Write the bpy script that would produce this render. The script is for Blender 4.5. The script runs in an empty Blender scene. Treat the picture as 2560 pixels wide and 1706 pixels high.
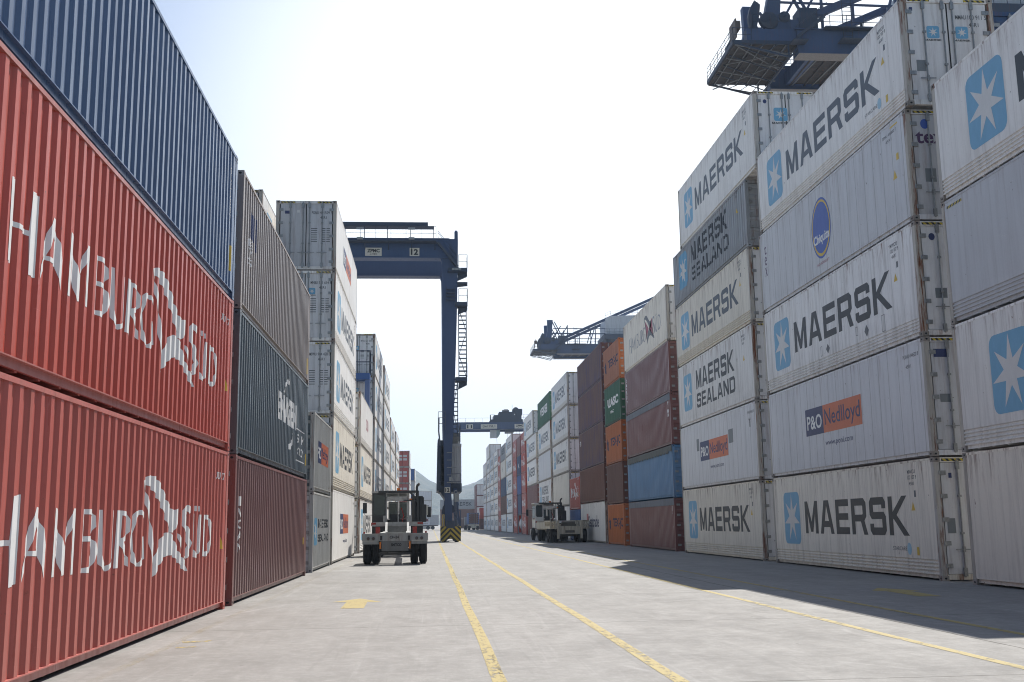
import bpy, bmesh, math, random
from mathutils import Vector, Matrix, Euler
from mathutils.geometry import tessellate_polygon
random.seed(7)
R = math.radians
scene = bpy.context.scene
COL = scene.collection

# ------------------------------------------------------------ camera, sky, sun
F, PITCH, YAW, ROLL, CH = 2653.3, .1697, .0776, -.0147, 1.4923
cam = bpy.data.cameras.new("camera"); camo = bpy.data.objects.new("camera", cam); COL.objects.link(camo)
cam.sensor_width = 36; cam.lens = 36 * F / 2560; cam.clip_start = .1; cam.clip_end = 9000
fwd = Vector((math.sin(YAW) * math.cos(PITCH), math.cos(YAW) * math.cos(PITCH), math.sin(PITCH)))
rt = Vector((math.cos(YAW), -math.sin(YAW), 0)); up = rt.cross(fwd)
cr, sr = math.cos(ROLL), math.sin(ROLL)
r2 = rt * cr + up * sr; u2 = up * cr - rt * sr
camo.matrix_world = Matrix.Translation((0, 0, CH)) @ Matrix((r2, u2, -fwd)).transposed().to_4x4()
scene.camera = camo

SUN = Vector((.357, .78, 1)).normalized()
w = bpy.data.worlds.new("World"); scene.world = w; w.use_nodes = True
nt = w.node_tree; bg = nt.nodes["Background"]
sky = nt.nodes.new("ShaderNodeTexSky"); sky.sky_type = 'NISHITA'; sky.sun_disc = False
sky.sun_elevation = math.asin(SUN.z); sky.sun_rotation = math.atan2(SUN.x, SUN.y)
sky.air_density = 1.0; sky.dust_density = 1.0; sky.ozone_density = 1.2; sky.altitude = 0
tc = nt.nodes.new("ShaderNodeTexCoord"); mp = nt.nodes.new("ShaderNodeMapping"); mp.inputs['Scale'].default_value = (1.2, 1.2, 3.2)
nz = nt.nodes.new("ShaderNodeTexNoise"); nz.inputs['Scale'].default_value = 1.1; nz.inputs['Detail'].default_value = 7; nz.inputs['Roughness'].default_value = .55
rp = nt.nodes.new("ShaderNodeValToRGB"); rp.color_ramp.elements[0].position = .42; rp.color_ramp.elements[1].position = .72
rp.color_ramp.elements[0].color = (0, 0, 0, 1); rp.color_ramp.elements[1].color = (.5, .5, .5, 1)
mx = nt.nodes.new("ShaderNodeMixRGB"); mx.inputs[2].default_value = (6.8, 7.0, 7.3, 1)
nt.links.new(tc.outputs['Generated'], mp.inputs[0]); nt.links.new(mp.outputs[0], nz.inputs[0]); nt.links.new(nz.outputs[0], rp.inputs[0])
# bright veil of haze and thin cloud on the sun's side of the sky
def WM(op, a, b=0., cl=False):
    n = nt.nodes.new("ShaderNodeMath"); n.operation = op; n.use_clamp = cl
    for i, q in enumerate((a, b)):
        if isinstance(q, (int, float)): n.inputs[i].default_value = q
        else: nt.links.new(q, n.inputs[i])
    return n.outputs[0]
def WR(v, a, b, lo=0., hi=1.):
    n = nt.nodes.new("ShaderNodeMapRange"); n.interpolation_type = 'SMOOTHSTEP'; nt.links.new(v, n.inputs[0])
    for i, q in enumerate((a, b, lo, hi)): n.inputs[i + 1].default_value = q
    return n.outputs[0]
sx = nt.nodes.new("ShaderNodeSeparateXYZ"); nt.links.new(tc.outputs['Generated'], sx.inputs[0])
dt = nt.nodes.new("ShaderNodeVectorMath"); dt.operation = 'DOT_PRODUCT'; nt.links.new(tc.outputs['Generated'], dt.inputs[0]); dt.inputs[1].default_value = (0.1947, 0.9487, 0.2491)   # the brightest part of the hazy sky, low towards the sun
lowz = WR(sx.outputs[2], .38, .14); near = WR(dt.outputs['Value'], .80, .93); tint = WR(dt.outputs['Value'], .875, .985); front = WR(sx.outputs[1], -.1, .6)
veil = WM('MULTIPLY', WM('SUBTRACT', 1., WM('MULTIPLY', WM('SUBTRACT', 1., lowz), WM('SUBTRACT', 1., near))), front, True)
nt.links.new(mp.outputs[0], nz.inputs[0]); nt.links.new(tc.outputs['Generated'], mp.inputs[0]); nt.links.new(nz.outputs[0], rp.inputs[0])
veil = WM('MAXIMUM', WM('MULTIPLY', veil, .96), WM('MULTIPLY', front, .22))
nt.links.new(veil, mx.inputs[0]); nt.links.new(sky.outputs[0], mx.inputs[1]); nt.links.new(mx.outputs[0], bg.inputs[0])
vc = nt.nodes.new('ShaderNodeMixRGB'); vc.inputs[1].default_value = (5.2, 6.15, 8.0, 1); vc.inputs[2].default_value = (11.3, 11.7, 12.1, 1); nt.links.new(tint, vc.inputs[0]); nt.links.new(vc.outputs[0], mx.inputs[2])
bg.inputs[1].default_value = .08
sl = bpy.data.lights.new("sun", 'SUN'); sl.energy = 5.0; sl.angle = R(.5); sl.color = (1, .95, .88)
so = bpy.data.objects.new("sun", sl); COL.objects.link(so); so.rotation_euler = SUN.to_track_quat('Z', 'Y').to_euler()
scene.view_settings.view_transform = 'Standard'; scene.view_settings.look = 'None'
scene.view_settings.exposure = .60; scene.view_settings.gamma = 1
scene.cycles.pixel_filter_type = 'BLACKMAN_HARRIS'; scene.cycles.filter_width = 1.05; scene.cycles.max_bounces = 6; scene.cycles.volume_bounces = 0; scene.cycles.transparent_max_bounces = 12

# ------------------------------------------------------------ helpers
def tag(o, label=None, cat=None, group=None, kind=None):
    if label: o['label'] = label
    if cat: o['category'] = cat
    if group: o['group'] = group
    if kind: o['kind'] = kind
    return o
def empty(name, loc=(0, 0, 0), rz=0, **k):
    o = bpy.data.objects.new(name, None); COL.objects.link(o); o.location = loc; o.rotation_euler = (0, 0, rz)
    o.empty_display_size = .5
    return tag(o, **k)
def put(name, mesh, m, parent=None, loc=None):
    o = bpy.data.objects.new(name, mesh); COL.objects.link(o)
    ms = m if isinstance(m, (list, tuple)) else [m]
    if not mesh.materials:
        for x in ms: mesh.materials.append(x)
    else:
        for i, x in enumerate(ms):
            if i < len(o.material_slots) and mesh.materials[i] != x:
                o.material_slots[i].link = 'OBJECT'; o.material_slots[i].material = x
    if parent: o.parent = parent
    if loc: o.location = loc
    return o
class MB:
    def __init__(s): s.v = []; s.f = []; s.m = []; s.sm = []
    def add(s, vs, fs, mi=0, smooth=False):
        b = len(s.v); s.v += [tuple(v) for v in vs]
        for f in fs: s.f.append(tuple(b + i for i in f)); s.m.append(mi); s.sm.append(smooth)
        return s
    def box(s, x0, x1, y0, y1, z0, z1, mi=0):
        v = [(x, y, z) for z in (z0, z1) for y in (y0, y1) for x in (x0, x1)]
        return s.add(v, [(0, 2, 3, 1), (4, 5, 7, 6), (0, 1, 5, 4), (2, 6, 7, 3), (0, 4, 6, 2), (1, 3, 7, 5)], mi)
    def beam(s, a, b, wd, ht=None, mi=0, upv=(0, 0, 1)):
        a = Vector(a); b = Vector(b); ht = ht or wd; d = (b - a).normalized(); u = Vector(upv)
        if abs(d.dot(u)) > .98: u = Vector((0, 1, 0)) if abs(d.y) < .9 else Vector((1, 0, 0))
        x = d.cross(u).normalized() * wd / 2; z = x.cross(d).normalized() * ht / 2
        v = [p + i * x + j * z for p in (a, b) for i, j in ((-1, -1), (1, -1), (1, 1), (-1, 1))]
        return s.add(v, [(3, 2, 1, 0), (4, 5, 6, 7), (0, 1, 5, 4), (1, 2, 6, 5), (2, 3, 7, 6), (3, 0, 4, 7)], mi)
    def cyl(s, a, b, r, r1=None, n=12, mi=0, cap=True):
        a = Vector(a); b = Vector(b); r1 = r if r1 is None else r1; d = (b - a).normalized()
        u = Vector((0, 0, 1)) if abs(d.z) < .9 else Vector((1, 0, 0)); x = d.cross(u).normalized(); y = d.cross(x)
        v = []
        for p, q in ((a, r), (b, r1)):
            for i in range(n):
                t = 2 * math.pi * i / n; v.append(p + x * math.cos(t) * q + y * math.sin(t) * q)
        s.add(v, [(i, (i + 1) % n, n + (i + 1) % n, n + i) for i in range(n)], mi, True)
        if cap: s.add(v, [tuple(range(n))[::-1], tuple(range(n, 2 * n))], mi)
        return s
    def tube(s, pts, r, n=6, mi=0):
        for a, b in zip(pts, pts[1:]): s.cyl(a, b, r, n=n, mi=mi)
        return s
    def lathe(s, c, axis, prof, n=24, mi=0):   # prof: (offset along axis, radius)
        c = Vector(c); d = Vector(axis).normalized(); u = Vector((0, 0, 1)) if abs(d.z) < .9 else Vector((1, 0, 0)); x = d.cross(u).normalized(); y = d.cross(x)
        v = [c + d * o + (x * math.cos(2 * math.pi * i / n) + y * math.sin(2 * math.pi * i / n)) * r for o, r in prof for i in range(n)]
        f = [(k * n + i, k * n + (i + 1) % n, (k + 1) * n + (i + 1) % n, (k + 1) * n + i) for k in range(len(prof) - 1) for i in range(n)]
        return s.add(v, f, mi, True)
    def prism(s, pts, y0, y1, mi=0, axis='y'):  # pts in the xz plane (axis y) or yz plane (axis x)
        n = len(pts); g = (lambda p, t: (p[0], t, p[1])) if axis == 'y' else (lambda p, t: (t, p[0], p[1]))
        v = [g(p, y0) for p in pts] + [g(p, y1) for p in pts]
        tri = tessellate_polygon([[Vector((p[0], p[1], 0)) for p in pts]])
        s.add(v, [tuple(t) for t in tri] + [tuple(n + i for i in t)[::-1] for t in tri] + [(i, (i + 1) % n, n + (i + 1) % n, n + i) for i in range(n)], mi)
        return s
    def mesh(s, name):
        me = bpy.data.meshes.new(name); me.from_pydata(s.v, [], s.f); me.update()
        me.polygons.foreach_set('material_index', s.m); me.polygons.foreach_set('use_smooth', s.sm)
        bm = bmesh.new(); bm.from_mesh(me); bmesh.ops.recalc_face_normals(bm, faces=bm.faces); bm.to_mesh(me); bm.free()
        return me
    def build(s, name, m, parent=None):
        me = s.mesh(name); ms = m if isinstance(m, (list, tuple)) else [m]
        for x in ms: me.materials.append(x)
        return put(name, me, ms, parent)

# ------------------------------------------------------------ materials
class NG:
    def __init__(s, name):
        s.mat = bpy.data.materials.new(name); s.mat.use_nodes = True; s.t = s.mat.node_tree; s.n = s.t.nodes
        s.b = s.n["Principled BSDF"]
    def new(s, k, **ins):
        n = s.n.new(k)
        for a, v in ins.items():
            if a in ('operation', 'blend_type', 'wave_type', 'bands_direction', 'feature', 'data_type', 'noise_dimensions', 'clamp'): setattr(n, a, v)
        return n
    def link(s, a, b): s.t.links.new(a, b)
    def put(s, inp, v):
        if hasattr(v, 'is_output') or isinstance(v, bpy.types.NodeSocket): s.link(v, inp)
        else: inp.default_value = v
    def math(s, op, a, b=0.0, clamp=False):
        n = s.n.new("ShaderNodeMath"); n.operation = op; n.use_clamp = clamp; s.put(n.inputs[0], a); s.put(n.inputs[1], b); return n.outputs[0]
    def mix(s, f, a, b, bt='MIX'):
        n = s.n.new("ShaderNodeMixRGB"); n.blend_type = bt; s.put(n.inputs[0], f); s.put(n.inputs[1], a if not isinstance(a, tuple) else (*a[:3], 1)); s.put(n.inputs[2], b if not isinstance(b, tuple) else (*b[:3], 1)); return n.outputs[0]
    def coords(s, scale=(1, 1, 1), rnd=True, src='Object'):
        c = s.n.new("ShaderNodeTexCoord").outputs[src]
        if rnd:
            oi = s.n.new("ShaderNodeObjectInfo"); v = s.n.new("ShaderNodeVectorMath"); v.operation = 'SCALE'
            cb = s.n.new("ShaderNodeCombineXYZ"); s.link(oi.outputs['Random'], cb.inputs[0]); s.link(oi.outputs['Random'], cb.inputs[1])
            s.link(cb.outputs[0], v.inputs[0]); v.inputs['Scale'].default_value = 80
            a = s.n.new("ShaderNodeVectorMath"); a.operation = 'ADD'; s.link(c, a.inputs[0]); s.link(v.outputs[0], a.inputs[1]); c = a.outputs[0]
        m = s.n.new("ShaderNodeMapping"); m.inputs['Scale'].default_value = scale; s.link(c, m.inputs[0]); return m.outputs[0]
    def noise(s, vec, scale, detail=4, rough=.55, dist=0):
        n = s.n.new("ShaderNodeTexNoise"); s.link(vec, n.inputs['Vector']); n.inputs['Scale'].default_value = scale; n.inputs['Detail'].default_value = detail
        n.inputs['Roughness'].default_value = rough; n.inputs['Distortion'].default_value = dist; return n.outputs[0]
    def ramp(s, f, a, b, lo=0., hi=1.):
        n = s.n.new("ShaderNodeMapRange"); n.clamp = True; s.put(n.inputs[0], f); n.inputs[1].default_value = a; n.inputs[2].default_value = b; n.inputs[3].default_value = lo; n.inputs[4].default_value = hi; return n.outputs[0]
    def sep(s, v):
        n = s.n.new("ShaderNodeSeparateXYZ"); s.link(v, n.inputs[0]); return n.outputs
    def bump(s, h, strength=.3, dist=.02):
        n = s.n.new("ShaderNodeBump"); n.inputs['Strength'].default_value = strength; n.inputs['Distance'].default_value = dist; s.put(n.inputs['Height'], h); s.link(n.outputs[0], s.b.inputs['Normal'])
    def done(s, color, rough=.5, metal=0.):
        s.put(s.b.inputs['Base Color'], color if not isinstance(color, tuple) else (*color[:3], 1)); s.put(s.b.inputs['Roughness'], rough); s.put(s.b.inputs['Metallic'], metal); return s.mat
_mc = {}
def paint(name, col, dirt=.35, rust=.25, rough=.5, seams=0, dirtcol=(.10, .085, .065), h=2.9, dents=.2, seamk=.2):
    key = ('p', name)
    if key in _mc: return _mc[key]
    g = NG(name); raw = g.coords(rnd=False); x, y, z = g.sep(raw)
    big = g.noise(g.coords((.35, .35, .35)), 1.3, 5, .6)
    streak = g.noise(g.coords((4.5, 4.5, .28)), 1.6, 6, .62)
    fine = g.noise(g.coords((1, 1, 1)), 14, 5, .7)
    spot = g.noise(g.coords((1, 1, .8)), 3.2, 8, .72)
    c = g.mix(g.ramp(big, .3, .7, 0, .35), col, tuple(min(1, v * 1.22 + .015) for v in col))
    c = g.mix(g.ramp(fine, .35, .75, 0, .16), c, tuple(v * .72 for v in col))
    # dirt: vertical run marks and grime gathered low on the panel
    low = g.ramp(z, 0., h * .35, 1., 0.)
    d = g.math('MULTIPLY', g.ramp(streak, .47, .74), dirt)
    d = g.math('ADD', d, g.math('MULTIPLY', g.math('MULTIPLY', low, g.ramp(spot, .38, .66)), dirt * .75), True)
    c = g.mix(d, c, dirtcol)
    # rust near the top rail and post edges, running down
    topm = g.ramp(z, h * .72, h, 0., 1.)
    endm = g.ramp(y, 0., .5, 1., 0.)
    edge = g.math('ADD', g.math('MAXIMUM', topm, g.math('MULTIPLY', endm, .9)), .12, True)
    rs = g.math('MULTIPLY', g.math('MULTIPLY', g.ramp(g.noise(g.coords((5.5, 5.5, .5)), 1.2, 7, .7), .52, .66), edge), rust, True)
    sp = g.math('MULTIPLY', g.ramp(spot, .665, .70), rust * 1.3, True)
    c = g.mix(g.math('MAXIMUM', rs, sp), c, (.16, .055, .022))
    oi = g.n.new("ShaderNodeObjectInfo"); hs = g.n.new("ShaderNodeHueSaturation"); g.link(c, hs.inputs['Color']); g.put(hs.inputs['Value'], g.ramp(oi.outputs['Random'], 0, 1, .9, 1.08)); g.put(hs.inputs['Saturation'], g.ramp(g.math('FRACT', g.math('MULTIPLY', oi.outputs['Random'], 7.3)), 0, 1, .82, 1.08)); c = hs.outputs[0]
    scr = g.math('MULTIPLY', g.ramp(g.noise(g.coords((1, .5, 5)), 2.6, 6, .78), .63, .67), g.ramp(g.noise(g.coords((1, 1, 1)), .5, 3, .5), .5, .6))
    c = g.mix(g.math('MULTIPLY', scr, .35), c, tuple(min(.75, v * 1.6 + .10) for v in col))
    pit = g.ramp(g.noise(g.coords((1, 1, 1.3)), 7.5, 4, .6), .715, .735); c = g.mix(g.math('MULTIPLY', pit, .75), c, (.09, .06, .045))
    hgt = g.math('MULTIPLY', g.noise(g.coords((1, .8, .7)), 1.1, 2, .5), dents)
    if seams:
        fr = g.math('FRACT', g.math('DIVIDE', y, seams)); dd = g.math('ABSOLUTE', g.math('SUBTRACT', fr, .5))
        sm = g.ramp(dd, .5 * .02 / seams, 1.6 * .02 / seams, 1., 0.)
        c = g.mix(g.math('MULTIPLY', sm, seamk), c, (.12, .11, .10))
        hgt = g.math('SUBTRACT', hgt, g.math('MULTIPLY', sm, seamk * .4))
    g.bump(hgt, .5, .06)
    _mc[key] = g.done(c, g.ramp(streak, .3, .7, rough - .08, rough + .18)); return _mc[key]
def plain(name, col, rough=.5, metal=0., var=.15, scale=6):
    key = ('s', name)
    if key in _mc: return _mc[key]
    g = NG(name); n = g.noise(g.coords((1, 1, .6)), scale, 5, .65)
    c = g.mix(g.ramp(n, .3, .75), tuple(v * (1 - var) for v in col), tuple(min(1, v * (1 + var)) for v in col))
    _mc[key] = g.done(c, rough, metal); return _mc[key]
def decal(name, col, wear=.25):
    key = ('d', name)
    if key in _mc: return _mc[key]
    g = NG(name); n = g.noise(g.coords((2.2, 2.2, 1)), 2.2, 8, .72)
    c = g.mix(g.ramp(n, .35, .7, 0, .35), col, tuple(min(1, v * 1.3 + .03) for v in col))
    fine = g.noise(g.coords((3, 3, .9)), 6, 8, .8)
    g.put(g.b.inputs['Alpha'], g.ramp(fine, .655 - wear * .08, .70, 1., 1 - wear * 3 if wear < .33 else 0.))
    _mc[key] = g.done(c, .5); return _mc[key]
STEEL = plain('galvanised_steel', (.30, .31, .31), .45, .6, .25, 20)
DARK = plain('dark_gap', (.012, .013, .015), .8)
RUBBER = plain('tyre_rubber', (.018, .018, .019), .85, 0, .4, 12)
NAVY = paint('crane_navy', (.026, .062, .155), .1, .18, .5, h=40, dents=.1)
NAVYD = paint('crane_dark_navy', (.024, .046, .088), .25, .3, .55, h=40, dents=.1)
GRATE = paint('crane_grating', (.022, .022, .024), .5, .5, .7, h=40, dents=.0)
RAILM = plain('handrail_steel', (.09, .11, .15), .5, .1)
WHITEP = paint('machine_house_white', (.50, .53, .56), .25, .1, .5, h=60)

# ------------------------------------------------------------ 2D lettering
GL = {
 'M': (1.08, [[(0,0),(0,1),(.24,1),(.54,.36),(.84,1),(1.08,1),(1.08,0),(.85,0),(.85,.6),(.64,.05),(.44,.05),(.23,.6),(.23,0)]]),
 'A': (1.08, [[(0,0),(.36,1),(.72,1),(1.08,0),(.84,0),(.77,.2),(.31,.2),(.24,0)],[(.38,.38),(.70,.38),(.54,.84)]]),
 'E': (.97, [[(0,0),(0,1),(.95,1),(.95,.8),(.24,.8),(.24,.6),(.9,.6),(.9,.41),(.24,.41),(.24,.2),(.97,.2),(.97,0)]]),
 'R': (1.05, [[(0,0),(0,1),(.85,1),(1.0,.88),(1.0,.5),(.86,.38),(1.05,0),(.79,0),(.62,.36),(.24,.36),(.24,0)],[(.24,.55),(.24,.8),(.74,.8),(.77,.77),(.77,.58),(.74,.55)]]),
 'S': (1.0, [[(.12,0),(0,.12),(0,.3),(.24,.3),(.24,.2),(.76,.2),(.76,.42),(.12,.42),(0,.54),(0,.88),(.12,1),(.88,1),(1,.88),(1,.7),(.76,.7),(.76,.8),(.24,.8),(.24,.61),(.88,.61),(1,.49),(1,.12),(.88,0)]]),
 'K': (1.12, [[(0,0),(0,1),(.24,1),(.24,.6),(.8,1),(1.08,1),(.46,.52),(1.12,0),(.8,0),(.28,.42),(.24,.42),(.24,0)]]),
 'L': (.9, [[(0,0),(0,1),(.24,1),(.24,.2),(.9,.2),(.9,0)]]),
 'N': (1.04, [[(0,0),(0,1),(.26,1),(.8,.36),(.8,1),(1.04,1),(1.04,0),(.78,0),(.24,.64),(.24,0)]]),
 'D': (1.04, [[(0,0),(0,1),(.85,1),(1.04,.82),(1.04,.18),(.85,0)],[(.24,.2),(.24,.8),(.74,.8),(.8,.74),(.8,.26),(.74,.2)]]),
}
def tess(polys):
    """polys: list of contour groups; each group = [outer, hole...] -> (verts2d, tris)"""
    V = []; T = []
    for g in polys:
        b = len(V); V += [p for c in g for p in c]
        for t in tessellate_polygon([[Vector((p[0], p[1], 0)) for p in c] for c in g]):
            if len(set(t)) == 3: T.append(tuple(b + i for i in t))
    return V, T
def block_word(word, u0, u1, v0, v1):
    tot = sum(GL[c][0] for c in word) + .17 * (len(word) - 1); k = (u1 - u0) / tot; x = 0; out = []
    for c in word:
        wd, cs = GL[c]; out.append([[(u0 + (x + p[0]) * k, v0 + p[1] * (v1 - v0)) for p in q] for q in cs]); x += wd + .17
    return tess(out)
_tx = {}
def font_word(text, u0, u1, v0, v1, bold=.012, vertical=False):
    key = (text, bold)
    if key not in _tx:
        c = bpy.data.curves.new('t', 'FONT'); c.body = text; c.offset = bold; c.resolution_u = 3
        o = bpy.data.objects.new('t', c); COL.objects.link(o); dg = bpy.context.evaluated_depsgraph_get()
        me = bpy.data.meshes.new_from_object(o.evaluated_get(dg))
        vs = [(v.co.x, v.co.y) for v in me.vertices]; fs = [tuple(p.vertices) for p in me.polygons]
        bpy.data.objects.remove(o); bpy.data.curves.remove(c); bpy.data.meshes.remove(me)
        xs = [v[0] for v in vs]; ys = [v[1] for v in vs]; x0, x1, y0, y1 = min(xs), max(xs), min(ys), max(ys)
        _tx[key] = ([((x - x0) / (x1 - x0), (y - y0) / (y1 - y0)) for x, y in vs], fs, (x1 - x0) / (y1 - y0))
    vs, fs, asp = _tx[key]
    if u1 is None: u1 = u0 + (v1 - v0) * asp
    return [(u0 + x * (u1 - u0), v0 + y * (v1 - v0)) for x, y in vs], fs
def vertical_word(text, u0, u1, v0, v1, bold=.012):
    n = len(text); st = (v1 - v0) / n; out = ([], [])
    for i, ch in enumerate(text):
        if ch == ' ': continue
        t = v1 - i * st; out = join2(out, font_word(ch, u0, u1, t - st * .82, t, bold))
    return out
def join2(a, b):
    n = len(a[0]); return a[0] + b[0], a[1] + [tuple(n + i for i in f) for f in b[1]]
def rect2(u0, u1, v0, v1, r=0.):
    if r <= 0: return [(u0, v0), (u1, v0), (u1, v1), (u0, v1)], [(0, 1, 2, 3)]
    p = []
    for cx, cy, a0 in ((u1 - r, v0 + r, -90), (u1 - r, v1 - r, 0), (u0 + r, v1 - r, 90), (u0 + r, v0 + r, 180)):
        for i in range(5): t = R(a0 + i * 22.5); p.append((cx + r * math.cos(t), cy + r * math.sin(t)))
    return tess([[p]])
def star2(cx, cy, rx, ry, n=7, inner=.36):
    p = []
    for i in range(2 * n):
        q = 1 if i % 2 == 0 else inner; t = math.pi / 2 + math.pi * i / n; p.append((cx + rx * q * math.cos(t), cy + ry * q * math.sin(t)))
    return tess([[p]])
def oval2(cx, cy, rx, ry, n=36): return tess([[[(cx + rx * math.cos(2 * math.pi * i / n), cy + ry * math.sin(2 * math.pi * i / n)) for i in range(n)]]])
def tri2(cx, cy, s): return [(cx - s, cy - s), (cx + s, cy - s), (cx, cy + s)], [(0, 1, 2)]
def frame2(u0, u1, v0, v1, t): 
    o = rect2(u0, u1, v0, v0 + t)
    for q in ((u0, u1, v1 - t, v1), (u0, u0 + t, v0 + t, v1 - t), (u1 - t, u1, v0 + t, v1 - t)): o = join2(o, rect2(*q))
    return o
HS = {'A':[[(2.1,1.01),(2.12,1.15),(2.39,1.71),(2.44,1.7),(2.62,1.5),(2.68,1.34),(2.68,1.02),(2.57,1.24),(2.27,1.25),(2.17,1.14)],[(2.29,1.29),(2.54,1.29),(2.41,1.53)]],'M':[[(2.91,1.02),(2.93,1.71),(2.97,1.7),(3.02,1.57),(3.26,1.31),(3.49,1.71),(3.57,1.71),(3.57,1.02),(3.49,1.02),(3.48,1.52),(3.3,1.28),(3.27,1.03),(3.21,1.02),(2.97,1.42),(2.96,1.02)]],'B':[[(3.84,1.02),(3.84,1.71),(4.14,1.71),(4.27,1.64),(4.28,1.52),(4.16,1.41),(4.32,1.33),(4.37,1.23),(4.26,1.1),(4.16,1.01)],[(3.93,1.66),(4.08,1.66),(4.17,1.61),(4.18,1.52),(4.1,1.41),(3.93,1.41)],[(3.92,1.36),(4.1,1.36),(4.22,1.3),(4.23,1.21),(4.15,1.08),(3.92,1.06)]],'U':[[(4.49,1.71),(4.54,1.71),(4.56,1.19),(4.64,1.1),(4.78,1.05),(4.92,1.09),(4.99,1.17),(4.99,1.71),(5.05,1.71),(5.06,1.15),(4.98,1.06),(4.81,1.0),(4.63,1.02),(4.51,1.1),(4.48,1.3)]],'R':[[(5.1,1.02),(5.12,1.71),(5.37,1.71),(5.6,1.69),(5.68,1.6),(5.68,1.46),(5.55,1.36),(5.42,1.33),(5.66,1.13),(5.67,1.02),(5.58,1.06),(5.35,1.29),(5.32,1.02)],[(5.37,1.66),(5.5,1.64),(5.57,1.57),(5.55,1.46),(5.44,1.39),(5.36,1.37)]],'G':[[(6.43,1.65),(6.38,1.58),(6.26,1.67),(6.07,1.68),(5.98,1.63),(5.9,1.43),(5.92,1.2),(6.03,1.06),(6.2,1.04),(6.31,1.11),(6.29,1.38),(6.46,1.38),(6.48,1.09),(6.28,1.0),(6.01,1.01),(5.8,1.13),(5.71,1.32),(5.78,1.55),(5.96,1.71),(6.24,1.73)]],
'F1':[[(6.27,2.12),(6.55,2.2),(6.9,2.2),(7.2,2.1),(7.5,1.93),(7.8,1.78),(8.05,1.74),(8.35,1.79),(8.34,1.64),(8.2,1.5),(8.09,1.43),(7.78,1.43),(7.68,1.55),(7.45,1.70),(7.2,1.84),(6.9,1.97),(6.6,2.06),(6.37,2.08),(6.45,1.98),(6.62,1.8),(6.82,1.42),(6.95,1.05),(6.88,1.0),(6.72,1.35),(6.5,1.78),(6.33,1.98)]],'F2':[[(6.88,.76),(6.95,1.0),(7.12,1.2),(7.35,1.36),(7.6,1.42),(7.85,1.42),(8.05,1.36),(8.25,1.22),(8.5,1.1),(8.75,1.02),(8.95,.93),(9.02,.82),(8.8,.84),(8.5,.95),(8.2,1.05),(7.95,1.1),(7.65,1.1),(7.4,1.03),(7.15,.9)]],'F3':[[(8.35,1.44),(8.62,1.3),(8.62,1.12),(8.5,1.22)]],'S':[[(9.17,1.77),(9.06,1.71),(8.92,1.78),(8.8,1.69),(8.85,1.58),(9.17,1.42),(9.29,1.25),(9.2,1.08),(8.95,1.01),(8.76,1.04),(8.91,1.08),(9.01,1.22),(8.93,1.34),(8.7,1.52),(8.63,1.69),(8.76,1.82),(8.93,1.85),(9.12,1.82)]],'V':[[(9.36,1.71),(9.45,1.71),(9.5,1.15),(9.63,1.07),(9.78,1.15),(9.83,1.7),(9.92,1.7),(9.89,1.1),(9.68,1.0),(9.48,1.03),(9.38,1.15)]],'d1':[[(9.48,1.84),(9.57,1.84),(9.57,1.76),(9.48,1.76)]],'d2':[[(9.74,1.84),(9.83,1.84),(9.83,1.76),(9.74,1.76)]],'D':[[(10.13,1.02),(10.15,1.7),(10.54,1.7),(10.76,1.58),(10.82,1.28),(10.65,1.05),(10.41,1.01)],[(10.25,1.07),(10.27,1.64),(10.52,1.62),(10.66,1.52),(10.70,1.28),(10.54,1.1)]],'H':[[(1.28,1.78),(1.42,1.8),(1.42,1.40),(1.78,1.40),(1.8,1.80),(2.02,1.82),(2.02,1.0),(1.8,.98),(1.78,1.355),(1.42,1.355),(1.42,1.0),(1.3,1.0)]]}
def dilate(c, d, hole):
    n = len(c); ar = sum(c[i][0] * c[(i + 1) % n][1] - c[(i + 1) % n][0] * c[i][1] for i in range(n)); sg = (1 if ar > 0 else -1) * (-1 if hole else 1); out = []
    for i in range(n):
        a, p, q = c[i - 1], c[i], c[(i + 1) % n]; e1 = Vector((p[0] - a[0], p[1] - a[1])); e2 = Vector((q[0] - p[0], q[1] - p[1]))
        if e1.length < 1e-6 or e2.length < 1e-6: out.append(p); continue
        n1 = Vector((e1.y, -e1.x)).normalized(); n2 = Vector((e2.y, -e2.x)).normalized(); m = (n1 + n2); m = m.normalized() if m.length > .3 else n1
        out.append((p[0] + m.x * d * sg, p[1] + m.y * d * sg * .5))
    return out
for _k in HS: HS[_k] = [dilate(c, .010 if _k not in ('F1', 'F2') else .012, i > 0) for i, c in enumerate(HS[_k])]
def hs_word(sx=1., u0=0., sz=1., z0=0., keys=None):
    return tess([[[(u0 + p[0] * sx, z0 + p[1] * sz) for p in c] for c in HS[k]] for k in (keys or HS)])

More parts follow.
